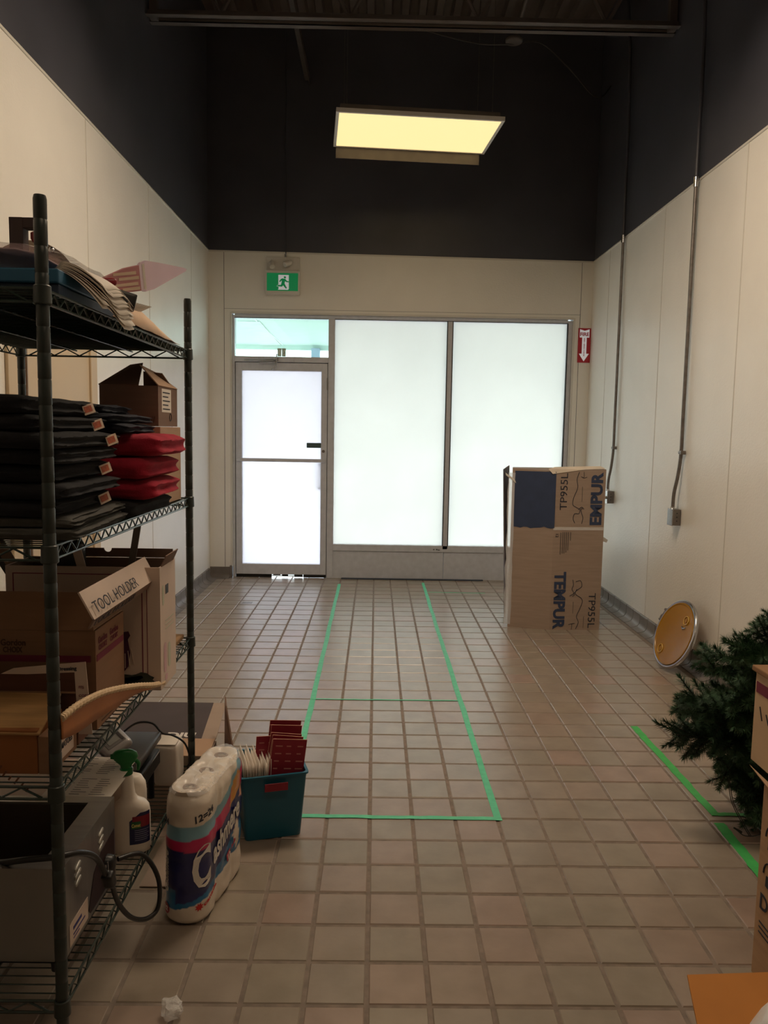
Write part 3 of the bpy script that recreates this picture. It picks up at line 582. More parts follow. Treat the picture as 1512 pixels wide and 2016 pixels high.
# ----------------------------------------------------------------- top tier
m_cloth_k = mat('black_cloth', (19, 20, 26), rough=.95, var=.25, vs=40, bump=.3, bs=300); m_cloth_g = mat('grey_cloth', (74, 73, 70), rough=.95, var=.12, vs=40, bump=.3, bs=300)
m_cloth_n = mat('navy_cloth', (30, 34, 48), rough=.95, var=.2, vs=40, bump=.3, bs=300); m_cloth_r = mat('red_cloth', (158, 22, 48), rough=.95, var=.12, vs=30, bump=.35, bs=280)
m_paper = mat('white_paper', (224, 216, 206), rough=.8, var=.04, vs=20); m_paperl = mat('lilac_paper', (190, 168, 178), rough=.7, var=.06, vs=10)
tag(MB().box(-1.20, -.675, 1.60, 2.69, Z1+.001, Z1+.009, b=.003).build('dark_underside_sheet', mat('underside_black', (20, 21, 26), rough=.7), origin=(-.94, 2.1, Z1)), 'added black sheet that makes the top tier look dark from below', 'board')  # added sheet: the dark underside of the tier put in as black
ZT = Z1+.0095
fo = root('flat_carton', 'flat teal blue carton on the top tier beside the near post', 'box', (-.92, 1.8, ZT))
MB().box(-1.2, -.69, 1.72, 2.10, ZT, ZT+.030, b=.003).build('base_part', mat('deep_blue_card', (20, 40, 64), rough=.6), parent=fo)
MB().box(-1.2, -.688, 1.715, 2.11, ZT+.0305, ZT+.062, b=.004).build('lid', mat('teal_card', (32, 88, 120), rough=.55), parent=fo, label='lighter teal lid band')
# curling stack of loose sheets: each sheet an object
proto = None
for i in range(12):
    t = i/11; rows = []; rng = random.Random(i)
    for a in range(9):
        u = a/8; row = []
        for bq in range(7):
            v = bq/6
            x = -.705+.078*u*(1.1-.2*t)+.004*math.sin(i*2.2)*u; droop = (.075+.03*v)*(u**1.8)
            row.append((x+.018*v*u, 1.735+.17*v+.05*u+.003*i, ZT+.0635+.0022*i+.012*u*(1-u)*t-droop*(1.0-.55*t)+.010*u*math.sin(v*7+i*.3)*u))
        rows.append(row)
    sheet = MB().strip(rows).build('paper_sheet', m_paper, origin=(-.70, 1.9, ZT+.064+.0022*i), solid=.0006, smooth=True)
    tag(sheet, ('topmost' if i == 11 else 'lowest' if i == 0 else f'{["", "second", "third", "fourth", "fifth", "sixth", "seventh", "eighth", "ninth", "tenth", "eleventh"][i]} from below')+' of the white paper sheets curling over the teal carton end', 'paper', 'curling sheets on the teal carton')
pl = root('plastic_packet', 'clear plastic packet of lilac sheets lying on the teal carton', 'packet', (-.93, 1.9, ZT+.095))
rows = [[(-1.2+.46*u/10, 1.73+.32*v/6, ZT+.094+.040*(1-u/10)**.8+.006*noise.noise((u*.6, v*.9, 1))) for v in range(7)] for u in range(11)]
MB().strip(rows).build('lilac_sheet', m_paperl, parent=pl, solid=.004, smooth=True)
rows = [[(-1.2+.51*u/14, 1.72+.34*v/8, ZT+.102+.085*(1-u/14)**1.1*(.75+.25*math.sin(v*1.1))+.012*noise.noise((u*.8, v*.8, 5))+.006*noise.noise((u*2, v*2, 7))) for v in range(9)] for u in range(15)]
MB().strip(rows).build('plastic_film', film('packet_film', .5, (205, 190, 175), rough=.15, bs=60), parent=pl, smooth=True)
m_brk = mat('dark_red_brown_metal', (46, 26, 26), rough=.5, var=.1)
bk = root('clamp_arm', 'dark brown hooked metal arm with red knob standing on the top tier', 'tool', (-1.03, 2.35, ZT))
MB().box(-1.075, -1.035, 2.33, 2.37, ZT, 2.035, b=.002).box(-1.075, -.985, 2.332, 2.368, 2.005, 2.035, b=.002).build('arm', m_brk, parent=bk)
MB().lathe([(.012, -.03), (.017, -.02), (.017, -.004), (.008, .002), (.008, .012)], 14, (-1.003, 2.35, 1.998)).build('knob', mat('red_knob', (120, 22, 26), rough=.4), parent=bk, smooth=True)
MB().box(-1.10, -.93, 2.31, 2.39, ZT, ZT+.015, b=.003).build('foot', m_brk, parent=bk)
dk = root('grey_disc', 'round grey plate with a bolt standing on the top tier behind the brown arm', 'plate', (-1.12, 2.56, ZT))
Td = frame((-1.122, 2.56, ZT+.158), (1, 0, 0), (0, .08, 1))
MB(Td).lathe([(.15, -.003), (.158, -.001), (.158, .002), (.15, .003)], 48).build('disc', mat('pale_grey_plate', (150, 134, 116), rough=.4, metal=.2), parent=dk, smooth=True)
MB(Td).lathe([(.011, .003), (.011, .010), (.006, .014)], 6, (.073, .126, 0)).build('bolt', m_chrome, parent=dk, smooth=True)
sv = root('cake_server', 'pink plastic packed cake server sticking out over the top tier', 'server', (-.70, 2.3, 1.8))
ex_ = Vector((.155, .30, .085)).normalized(); sd = Vector((0, -.25, 1)); Ts = frame((-.765, 2.18, 1.822), ex_, sd)
m_pink = mat('pink_plastic', (240, 216, 236), rough=.2, var=.05, spec=.7, alpha=.72); m_pinkd = mat('pink_handle', (184, 120, 124), rough=.35, var=.05); m_cream = mat('cream_card', (216, 192, 168), rough=.7)
MB(Ts).prism([(.155, -.028), (.17, -.034), (.21, -.030), (.36, .012), (.365, .018), (.355, .022), (.24, .044), (.19, .052), (.165, .048), (.155, .040)], -.004, .004).build('blade', m_pink, parent=sv)
MB(Ts).prism([(.0, -.012), (.08, -.030), (.156, -.030), (.156, .041), (.1, .036), (.0, .012)], -.005, .005).build('handle', m_pinkd, parent=sv)
for k, (a, b_, y) in enumerate(((.05, .14, .022), (.07, .15, .008), (.05, .145, -.008), (.08, .15, -.021))): MB(Ts).prism([(a, y-.004), (b_, y-.005), (b_, y+.004), (a, y+.003)], .005, .0062).build('slot', m_cream, parent=sv)
MB(Ts).prism([(.168, -.026), (.178, -.028), (.178, .045), (.168, .043)], .004, .0052).build('label_band', m_paper, parent=sv)
rk = root('red_tool', 'small red rounded plastic tool lying behind the curled papers', 'tool', (-.745, 2.14, 1.8))
rounded(frame((-.742, 2.16, 1.824), (.9, .3, .1), (0, .1, 1)), .032, .011, .008, .011, 6).build('grip', mat('red_plastic', (150, 28, 44), rough=.35), parent=rk, smooth=True)
rounded(frame((-.79, 2.16, 1.770), (.3, .2, 1), (0, 1, 0)), .055, .012, .012, .008, 5).build('stem', mat('red_plastic_dark', (96, 22, 32), rough=.4), parent=rk, smooth=True)
bc = root('black_clip', 'black plastic clip block lying between papers and beige bag', 'clip', (-.70, 2.17, ZT))
rounded(frame((-.690, 2.16, 1.777), (1, .35, -.25), (0, .2, 1)), .030, .020, .02, .004, 5).build('block', m_black, parent=bc, smooth=True)
MB(frame((-.70, 2.12, 1.742), (1, .35, .42), (0, .4, 1))).box(-.04, .04, -.008, .008, -.012, .012, b=.002).build('label_strip', mat('taupe_card', (150, 132, 110), rough=.8), parent=bc)
MB().box(-.73, -.69, 2.13, 2.2, ZT, 1.762, b=.003).build('pad', m_black, parent=bc)
def bagpost(p):
    return p
pb = root('paper_bag', 'flattened beige paper bag lying at the far end of the top tier', 'bag', (-.75, 2.4, ZT))
rows = []
for u in range(17):
    y = 2.06+.60*u/16; row = []; hgt = 1.25*[.012, .030, .05, .062, .066, .066, .066, .066, .062, .058, .055, .050, .042, .034, .026, .018, .01][u]
    for v in range(13):
        a = v/12; x = -.98+.315*a; z = ZT+.003+hgt*math.sin(PI*min(1, a*1.0)*.5+.0)*(1 if a < .86 else max(0, (1-a)/.14))+.004*noise.noise((u*.5, v*.5, 3))
        row.append((x, y, max(z, ZT+.002)))
    rows.append(row)
MB().strip(rows).build('bag_body', mat('beige_paper', (208, 178, 150), rough=.75, var=.06, vs=8), parent=pb, smooth=True, solid=.001)
b = MB()
for k in range(12): b.slab([(-.70+.002*k, 2.15+.008*k, ZT+.05), (-.692+.002*k, 2.155+.008*k, ZT+.05), (-.680+.003*k, 2.16+.010*k, ZT+.068), (-.684+.003*k, 2.155+.010*k, ZT+.068)], .001)
b.build('fringe', m_paper, parent=pb)

# ----------------------------------------------------------------- second tier: folded clothes and cartons
def garment(name, label, cat, group, cx, cyy, z0, hx, hy, hz, m, seed, nose=1, tagm=None, folds=2):
    r = root(name, label, cat, (cx, cyy, z0), group=group)
    def post(p):
        k = hz; zz = p.z/k
        f = 1-.05*abs(math.cos(zz*PI*folds/2))  # layered nose
        e = max(0, (p.x/hx)); sag = -.10*hz*e*e
        p = Vector((p.x*f+.008*noise.noise((p.y*9, zz*1.5, seed)), p.y+.006*noise.noise((p.x*9, zz*2, seed+9)), p.z+sag+.004*noise.noise((p.x*14, p.y*14, seed*2))))
        p.z = max(-hz, min(hz, p.z))
        return p
    rounded(Matrix.Translation((cx, cyy, z0+hz)) @ Matrix.Rotation(.07*math.sin(seed*1.3), 4, 'Z'), hx, hy, hz, hz*1.15, 13, .0035, 16, seed, post).build('folded_body', m, parent=r, smooth=True)
    # crease lines where the folds meet
    cr = MB(Matrix.Translation((cx, cyy, z0+hz)) @ Matrix.Rotation(.07*math.sin(seed*1.3), 4, 'Z'))
    for j in range(1, folds):
        z = -hz+2*hz*j/folds
        cr.tube([(hx*.945-.012*abs(q)**3, hy*.86*q, z+.002*noise.noise((q*4, seed, j))) for q in [i/7-1 for i in range(15)]], .0016, 5)
    if folds > 1: cr.build('fold_line', m, parent=r, smooth=True)
    return r
m_tag1 = mat('label_white', (214, 190, 170), rough=.6, var=.1, vs=90); m_tag2 = mat('label_orange', (176, 84, 52), rough=.6, var=.2, vs=120)
zz = Z2+.0042; hs = [(.026, m_cloth_g, .285, 'grey'), (.022, m_cloth_g, .282, 'grey')]+[(h_, m_cloth_k, .275+.012*math.sin(i*2.1), 'black') for i, h_ in enumerate((.036, .034, .037, .033, .036, .034, .040))]
names = ['lowest', 'second lowest', 'third lowest', 'fourth lowest', 'fifth from the bottom', 'sixth from the bottom', 'third from the top', 'second from the top', 'topmost']
for i, (hh, m, hx, cn_) in enumerate(hs):
    xo = (.022, .018, -.008, .008, .002, .01, .004, -.016, -.045)[i]
    g = garment('folded_garment', f'{names[i]} folded {cn_} garment of the near stack on the second tier', 'garment', 'near stack of folded dark clothes', -.945+xo+.01, 1.80+.008*math.sin(i*1.9), zz, hx, .205, hh/2, m, 11+i*5, folds=3 if cn_ == 'grey' else 2)
    if i in (2, 4, 6, 7, 8):
        xn = -.945+xo+.01+hx-.003; q = (i*37 % 10)/10
        Tt = frame((xn+.003, 1.90+.03*q, zz+hh*.45), (.35, .9, .25), (-.25, -.1, 1))
        MB(Tt).box(-.019, .019, -.012, .012, -.001, .0012, b=.0005).build('neck_label', m_tag1, parent=g)
        MB(Tt).box(-.016, .010, -.007, .008, .0013, .002).build('label_mark', m_tag2, parent=g)
    zz += hh+.0008
zz = Z2+.0042
seq = [('black', m_cloth_k, .044, .275, -.022, 'lowest'), ('red', m_cloth_r, .056, .285, .0, 'lowest red'), ('red', m_cloth_r, .060, .282, .0, 'middle red'), ('red', m_cloth_r, .062, .295, .008, 'top red')]
for i, (cn_, m, hh, hx, xo, nm) in enumerate(seq):
    lab = 'black folded garment under the red ones on the second tier' if cn_ == 'black' else f'{nm} folded fleece garment of the far stack on the second tier'
    garment('folded_garment', lab, 'garment', 'far stack of folded clothes', -.875+xo, 2.225+.006*i, zz, hx, .165, hh/2, m, 71+i*7, folds=2); zz += hh+.0008
for i, (hh, hx, xo, nm) in enumerate(((.026, .25, -.03, 'lower'), (.024, .245, -.042, 'middle'), (.026, .225, -.075, 'upper'))):
    garment('folded_garment', f'{nm} navy folded garment lying on the red ones of the far stack', 'garment', 'far stack of folded clothes', -.875+xo, 2.20, zz, hx, .15, hh/2, m_cloth_n, 131+i*3, folds=2); zz += hh+.0008
m_kraft = mat('kraft_dark', (122, 96, 82), rough=.8, var=.05, vs=6, stretch=(1, 1, 10)); m_kraft2 = mat('kraft_light', (176, 144, 118), rough=.8, var=.05, vs=6, stretch=(1, 1, 10))
lb = root('carton', 'lower closed brown carton behind the red garments on the second tier', 'box', (-.80, 2.555, Z2))
MB().box(-.95, -.672, 2.43, 2.68, Z2+.001, Z2+.247, b=.002).build('carton_body', m_kraft2, parent=lb); MB().box(-.951, -.671, 2.54, 2.58, Z2+.2472, Z2+.248).build('tape_band', m_tapec, parent=lb)
ob = root('carton', 'small brown carton with raised flaps, on top of the lower carton', 'box', (-.77, 2.555, Z2+.249))
zb = Z2+.249; x0, x1, y0, y1, zt_ = -.862, -.680, 2.44, 2.67, zb+.125
def opencarton(par, x0, x1, y0, y1, z0, z1, m, mi, t=.004):
    MB().box(x0, x1, y0, y0+t, z0, z1).box(x0, x1, y1-t, y1, z0, z1).box(x0, x0+t, y0+t, y1-t, z0, z1).box(x1-t, x1, y0+t, y1-t, z0, z1).box(x0+t, x1-t, y0+t, y1-t, z0, z0+t).build('carton_body', m, parent=par)
    MB().box(x0+t, x1-t, y1-t-.001, y1-t, z0+t, z1-.001).box(x0+t, x0+t+.001, y0+t, y1-t-.001, z0+t, z1-.001).build('inner_face', mi, parent=par)
opencarton(ob, x0, x1, y0, y1, zb, zt_, m_kraft, m_cardd)
MB().slab([(x0-.002, y0, zt_), (x1-.06, y0, zt_+.0), (x1-.075, y0+.10, zt_+.075), (x0+.06, y0+.12, zt_+.07)], .003).build('flap', m_kraft, parent=ob)
MB().slab([(x1, y0, zt_), (x1, y1, zt_), (x1-.072, y1-.01, zt_+.055), (x1-.055, y0-.006, zt_+.062)], .003).build('flap', m_kraft2, parent=ob)
MB().slab([(x0+.07, y1-.002, zt_), (x1-.01, y1-.002, zt_), (x1-.03, y1-.07, zt_+.05), (x0+.09, y1-.07, zt_+.055)], .003).build('flap', m_kraft, parent=ob)
MB().box(x1-.0005, x1+.0006, y0+.04, y0+.15, zb+.045, zt_-.006).build('address_label', m_paper, parent=ob)
for k in range(5): MB().box(x1+.0006, x1+.0009, y0+.05, y0+.135-.02*(k % 2), zt_-.02-.013*k, zt_-.016-.013*k).build('label_line', m_ink, parent=ob)
MB(frame((x1+.0008, y0+.14, zb+.03), (0, 1, 0), (0, 0, 1))).tube([(.012*math.cos(a*PI/8), .012*math.sin(a*PI/8), 0) for a in range(17)], .0012, 4).build('stamp', m_ink, parent=ob)
text('Small', .03, mat('ink_brown', (84, 62, 54)), ob, frame((x1-.045, y0-.0003, zb+.01), (1, 0, 0), (0, 0, 1)) @ Matrix.Translation((-.03, 0, 0)), shear=.2)

# ----------------------------------------------------------------- third tier
m_kbrown = mat('box_brown', (140, 104, 78), rough=.8, var=.05, vs=6, stretch=(1, 1, 10)); m_maroon = mat('print_maroon', (120, 36, 62), rough=.75); m_brownink = mat('print_brown', (86, 58, 44), rough=.8)
m_wcard = mat('white_card', (206, 186, 172), rough=.75, var=.04, vs=8); m_purple = mat('print_purple', (84, 36, 72), rough=.75, lo=(60, 24, 52), vs=30); m_leaf = mat('print_leaf', (62, 66, 56), rough=.8, lo=(36, 40, 34), vs=60); m_pale = mat('print_pale', (188, 190, 168), rough=.8)
z3 = Z3+.0042
gb = root('carton', 'brown carton with maroon stripe and printed vinaigrette-style lettering on the third tier', 'box', (-.93, 1.95, z3))
gb['label'] = 'tall brown carton with maroon stripe and a raised flap on the third tier'
gx0, gx1, gy0, gy1, gz1 = -1.20, -.676, 1.85, 2.06, .940
opencarton(gb, gx0, gx1, gy0, gy1, z3, gz1, m_kbrown, m_cardd)
MB().slab([(gx0, gy0, gz1+.001), (gx1-.002, gy0, gz1+.001), (gx1-.012, gy0+.018, gz1+.092), (gx0, gy0+.018, gz1+.092)], .004).build('flap', m_kbrown, parent=gb)
MB().slab([(gx1-.004, gy0+.002, gz1+.001), (gx1-.004, gy1-.002, gz1+.001), (gx1-.10, gy1-.01, gz1+.03), (gx1-.10, gy0+.01, gz1+.03)], .003).build('flap', m_kraft2, parent=gb)
ff = lambda x, z: frame((x, gy0-.0004, z), (1, 0, 0), (0, 0, 1)); fl_ = frame((gx0, gy0+.0013, gz1+.001), (1, 0, 0), (0, .018, .091)); fs_ = lambda y, z: frame((gx1+.0004, y, z), (0, 1, 0), (0, 0, 1))
MB().box(gx0, gx1-.012, gy0-.0012, gy0-.0004, .862, .878).build('stripe', m_maroon, parent=gb)
MB().box(gx1+.0004, gx1+.0012, gy0+.006, gy1-.006, .862, .878).build('stripe', m_maroon, parent=gb)
text('Gordon', .022, m_brownink, gb, ff(-.905, .902), bold=.0003, width=.060); text('CHOIX', .019, m_brownink, gb, ff(-.900, .885), bold=.0005, width=.047)
text('Gordon', .022, m_brownink, gb, ff(-.980, .902), bold=.0003, width=.060); text('Choice', .019, m_brownink, gb, ff(-.972, .885), bold=.0005, width=.047)
text('THIS SIDE UP', .016, m_brownink, gb, fl_ @ Matrix.Translation((.30, .045, 0)), bold=.0004); text('CE COTE VERS LE HAUT', .016, m_brownink, gb, fl_ @ Matrix.Translation((.265, .022, 0)), bold=.0004)
for y0_, a, c in ((gy0+.018, 'Gordon', 'CHOICE'), (gy0+.10, 'Gordon', 'CHOIX')):
    text(a, .024, m_maroon, gb, fs_(y0_, .903), bold=.0003, width=.062); text(c, .018, m_maroon, gb, fs_(y0_+.002, .886), bold=.0003, width=.058)
for k in range(5): MB().box(gx1+.0004, gx1+.001, gy0+.03, gy0+.15-.01*(k % 3), .735-.011*k, .738-.011*k).build('small_print', m_brownink, parent=gb)
# tool holder carton, overhanging the aisle side
th = root('carton', 'long white open carton printed with vegetables, holding tools, on the third tier', 'box', (-.82, 2.25, z3))
tx0, tx1, ty0, ty1, tz1 = -1.03, -.600, 2.145, 2.31, 1.045
opencarton(th, tx0, tx1, ty0, ty1, z3, tz1, m_wcard, m_kraft)
b = MB(); y = ty1-.002; n = 10
pts = [(tx0+.06, tz1), (tx1-.01, tz1), (tx1-.01, tz1+.02)]
nx = -.80
poly = [(tx0+.05, tz1+.001), (tx1-.006, tz1+.001), (tx1-.006, tz1+.028)]+[(nx+.012*math.cos(a*PI/8), tz1+.028-.012*math.sin(a*PI/8)) for a in range(9)]+[(tx0+.05, tz1+.028)]
flat(poly, y, m_kraft, 'back_flap', th, t=.004)
yf = ty0-.0006
for (x, z, w, h_) in ((tx0+.02, tz1-.022, tx1-.05-tx0-.02, .0025), (tx1-.052, z3+.02, .0028, tz1-.022-z3-.02), (tx1-.038, z3+.02, .0018, tz1-.03-z3-.02), (tx0+.3, z3+.014, tx1-.045-tx0-.3, .002), (tx0+.02, z3+.02, .0028, tz1-.04-z3)):
    MB().box(x, x+w, yf-.0006, yf, z, z+h_).build('frame_line', m_maroon, parent=th)
MB().box(-.775, -.757, yf-.0008, yf, .825, .905, b=.0003).build('hand_slot', m_black, parent=th)
egg = [(-.672, .86), (-.660, .862), (-.655, .85), (-.662, .838), (-.656, .80), (-.662, .76), (-.682, .735), (-.70, .74), (-.70, .79), (-.69, .83), (-.683, .85)]
egg = [(x-.03, z) for x, z in egg]
flat(egg, yf-.0007, m_purple, 'aubergine_print', th); flat([(-.73, .722), (-.655, .735), (-.65, .728), (-.67, .718), (-.725, .708)], yf-.0007, m_purple, 'aubergine_print', th)
for k in range(4): MB().tube([(-.712+.012*k, yf-.0012, .75+.006*k), (-.708+.008*k, yf-.0012, .79+.008*k)], .0012, 4).build('print_highlight', m_wcard, parent=th)
lf = []; rr_ = random.Random(3)
for k in range(18):
    a = 2*PI*k/18; q = 1+.28*rr_.uniform(-1, 1); lf.append((-.665+.048*q*math.cos(a), .722+.021*q*math.sin(a)))
flat(lf, yf-.0007, m_leaf, 'leaf_print', th)
xs_ = tx1+.0006
MB().box(xs_-.0004, xs_+.0004, ty0+.055, ty0+.085, .958, .985, b=.0002).build('hand_hole', m_black, parent=th)
for (y, z, w, h_, m) in ((.02, .93, .02, .06, m_pale), (.05, .88, .09, .003, m_pale), (.05, .868, .08, .003, m_pale), (.05, .856, .09, .003, m_pale), (.03, .73, .03, .09, mat('print_pink', (198, 160, 164), rough=.8)), (.075, .735, .028, .075, m_pale), (.04, .705, .03, .02, mat('print_pink', (198, 160, 164)))):
    rounded(Matrix.Translation((xs_, ty0+y+w/2, z+h_/2)), .0004, w/2, h_/2, min(w, h_)/2, 4).build('vegetable_print', m, parent=th)
# lid flap reaching along the front edge, with its folded lip
ya, yb_ = 1.70, 2.19
def PT(y, k): # k: 0 top .. 2
    return [(-.655, y, 1.068), (-.622, y, 1.006), (-.634, y, .984)][k]
MB().slab([PT(ya, 0), PT(ya, 1), PT(yb_, 1), PT(yb_, 0)], -.004).build('lid_flap', m_wcard, parent=th)
MB().slab([PT(ya, 1), PT(ya, 2), PT(yb_, 2), PT(yb_, 1)], -.004).build('lid_lip', m_kraft, parent=th)
Tf = frame(Vector(PT(ya, 1))+Vector((.0012, .012, .012)), (0, 1, 0), Vector(PT(ya, 0))-Vector(PT(ya, 1))); text('TOOL HOLDER', .040, m_ink, th, Tf, bold=-.0002, width=.31, lift=.0010)
Tf = frame(Vector(PT(ya, 2))+Vector((.0012, .012, .003)), (0, 1, 0), Vector(PT(ya, 1))-Vector(PT(ya, 2))); text('TOOL HOLDER', .026, m_ink, th, Tf, bold=-.0002, width=.30, lift=.0010)
MB().slab([(-.602, 2.16, tz1), (-.602, 2.29, tz1), (-.585, 2.28, tz1+.034), (-.590, 2.17, tz1+.03)], .003).build('side_flap', m_kraft, parent=th)
# tools standing in the carton
def bar(name, label, a, b_, w, t, m):
    a = Vector(a); b_ = Vector(b_); d = (b_-a).normalized(); T = frame(a, d, (0, -1, 0) if abs(d.y) < .9 else (1, 0, 0)); L_ = (b_-a).length
    return tag(MB(T).box(0, L_, -t/2, t/2, -w/2, w/2, b=.001).build(name, m, origin=a), label, 'tool')
m_gbar = mat('grey_bar', (112, 104, 98), rough=.45, metal=.3)
bar('metal_bar', 'grey flat bar leaning out of the white carton up to the second tier', (-.745, 2.23, .80), (-.687, 2.235, 1.152), .020, .004, m_gbar)
bar('wood_strip', 'brown strip slanting in the white carton, left of the black jug', (-.90, 2.2, .80), (-1.10, 2.22, 1.13), .030, .008, mat('brown_strip', (120, 96, 76), rough=.7))
bar('black_strip', 'black strip slanting in the white carton beside the brown strip', (-.95, 2.26, .80), (-1.16, 2.275, 1.13), .022, .008, m_black)
jb = root('black_jug', 'black plastic bottle standing in the white carton behind the near post', 'bottle', (-.905, 2.23, z3+.006))
rounded(Matrix.Translation((-.905, 2.262, .90)), .055, .03, .205, .03, 8).build('bottle_body', m_black, parent=jb, smooth=True)
MB().lathe([(.018, 0), (.018, .02), (.022, .022), (.022, .04), (.016, .042)], 16, (-.915, 2.262, 1.105)).build('bottle_cap', m_black, parent=jb, smooth=True)
bar('pale_ruler', 'pale flat strip slanting beside the black bottle in the white carton', (-.775, 2.19, .80), (-.845, 2.185, 1.085), .026, .003, m_wcard)
# brown cartons nearer the camera
bs = root('flat_box', 'dark brown flat carton with a white printed flap, lying before the striped carton', 'box', (-.93, 1.76, z3))
MB().box(-1.20, -.686, 1.755, 1.842, z3, .785, b=.002).build('carton_body', mat('dark_brown_board', (98, 62, 44), rough=.85, var=.07, vs=5, stretch=(1, 1, 10)), parent=bs)
MB().slab([(-.90, 1.7545, .868), (-.664, 1.7545, .893), (-.652, 1.7545, .775), (-.682, 1.7545, .775), (-.685, 1.7545, .862), (-.83, 1.7545, .866)], .002) 
flat([(-.86, .862), (-.83, .876), (-.664, .893), (-.652, .72), (-.684, .72), (-.690, .868), (-.80, .862)], 1.752, m_wcard, 'white_flap', bs, t=.002)
flat([(-1.2, .86), (-.69, .866), (-.684, .72), (-1.2, .72)], 1.7525, mat('dark_brown_board2', (86, 52, 38), rough=.85, stretch=(1, 1, 10)), 'brown_flap', bs, t=.0025)
text('Dressing', .012, m_ink, bs, frame((-.728, 1.7515, .8715), (1, 0, .06), (0, 0, 1)), bold=.0003, width=.044)
text('FFS', .009, m_maroon, bs, frame((-.681, 1.7515, .83), (1, 0, 0), (0, 0, 1))); text('CODE', .009, m_maroon, bs, frame((-.681, 1.7515, .81), (1, 0, 0), (0, 0, 1))); text('10', .010, m_ink, bs, frame((-.672, 1.7515, .745), (1, 0, 0), (0, 0, 1)))
MB().box(-1.2, -.688, 1.7495, 1.7515, .818, .822).build('flap_edge', m_kbrown, parent=bs)
wc = root('wooden_crate', 'orange brown carton with pale top at the near end of the third tier', 'box', (-.97, 1.66, z3))
MB().box(-1.22, -.713, 1.600, 1.735, z3, .788, b=.002).build('carton_body', mat('orange_brown_board', (140, 84, 40), rough=.75, var=.06, vs=5), parent=wc)
MB().slab([(-1.22, 1.597, .783), (-.706, 1.597, .779), (-.720, 1.748, .815), (-1.22, 1.748, .820)], .004).build('pale_lid', mat('pale_wood', (172, 132, 84), rough=.7, var=.15, vs=6, stretch=(1, 14, 1)), parent=wc)
rr_ = random.Random(8)
for k in range(6): rounded(Matrix.Translation((-.875+.012*rr_.uniform(-2, 2), 1.5995, .742+.010*rr_.uniform(-1.4, 1.4))), .012, .0006, .010, .01, 4).build('purple_print', m_purple, parent=wc)
for k in range(9): MB(frame((-.838+.012*k, 1.5992, .722-.0085*k), (1, 0, -.72), (.72, 0, 1))).box(0, .004, 0, .018-.004*(k % 3), -.0004, .0004).build('faint_stroke', mat('faint_print', (104, 58, 30)), parent=wc)
tbx = root('carton', 'small brown carton with a white bold-print label behind the crate', 'box', (-.77, 1.79, z3))
tbx['label'] = 'small brown carton with white bold-print label, right of the orange brown carton'
MB().box(-.712, -.684, 1.60, 1.742, z3, .775, b=.002).build('carton_body', m_kbrown, parent=tbx)
MB().box(-.6842, -.6832, 1.615, 1.72, z3+.012, .770).build('label', m_wcard, parent=tbx)
for k, (t_, sz) in enumerate((('KS GRAND', .016), ('TOMATOES', .02))): text(t_, sz, m_ink, tbx, frame((-.6828, 1.622, .748-.022*k), (0, 1, 0), (0, 0, 1)), bold=.0003, width=.088 if k < 2 else None)
# tan leather piece with a woven cream edge hanging over the tier's edge
sp_ = root('leather_strap', 'curved tan leather piece with ribbed cream edge, over the third tier front', 'strap', (-.63, 1.85, .77))
pth = smooth_path([(-.640, 1.55, .835), (-.632, 1.62, .838), (-.622, 1.72, .828), (-.618, 1.84, .800), (-.614, 1.98, .760), (-.608, 2.10, .722), (-.605, 2.19, .700)], 6)
low = smooth_path([(-.640, 1.55, .790), (-.634, 1.62, .778), (-.628, 1.72, .770), (-.624, 1.84, .755), (-.620, 1.98, .738), (-.612, 2.06, .722), (-.608, 2.12, .712)], 6)
MB().strip([[a.lerp(b_, k/3) for k in range(4)] for a, b_ in zip(pth, low)]).build('leather', mat('tan_leather', (176, 112, 66), rough=.55, var=.1, vs=9), parent=sp_, smooth=True, solid=.003)
rp = []; rad = []
for a, b_ in zip(pth[:-1], pth[1:]):
    for k in range(4):
        rp.append(a.lerp(b_, k/4)); rad.append(.0085 if k % 4 < 2 else .0066)
MB().tube(rp, rad, 8).build('ribbed_edge', mat('cream_rope', (214, 186, 150), rough=.7, var=.08, vs=40), parent=sp_, smooth=40)
tag(MB().box(-.70, -.66, 1.585, 1.75, Z4+.0042, Z4+.0062).build('green_sheet', mat('green_sheet', (40, 120, 60), rough=.6), origin=(-.68, 1.66, Z4)), 'small green sheet lying low behind the near post', 'sheet') if False else None
m_wood = mat('wood_end', (150, 116, 80), rough=.8, var=.2, vs=8, stretch=(14, 1, 1))
tag(MB().box(-.90, -.672, 2.45, 2.70, z3, z3+.016, b=.003).build('wooden_board', m_wood, origin=(-.79, 2.58, z3)), 'small brown wooden board at the far corner of the third tier', 'board')

# ----------------------------------------------------------------- bottom tier
z4 = Z4+.0042
m_inox = mat('stainless_steel', (158, 156, 154), rough=.32, metal=.85, var=.08, vs=4, stretch=(1, 12, 1)); m_inoxd = mat('well_steel', (120, 108, 96), rough=.4, metal=.7, var=.08, vs=4)
fwm = root('food_warmer', 'stainless steel countertop food warmer with vents and black cord on the bottom tier', 'warmer', (-.94, 1.785, z4))
wx0, wx1, wy0, wy1, wz0, wz1 = -1.21, -.674, 1.615, 1.955, z4+.035, .468
ix0, ix1, iy0, iy1 = wx0+.05, wx1-.055, wy0+.035, wy1-.035
MB().box(wx0, wx1, wy0, iy0, wz1-.006, wz1).box(wx0, wx1, iy1, wy1, wz1-.006, wz1).box(wx0, ix0, iy0, iy1, wz1-.006, wz1).box(ix1, wx1, iy0, iy1, wz1-.006, wz1).build('top_rim', m_inox, parent=fwm)
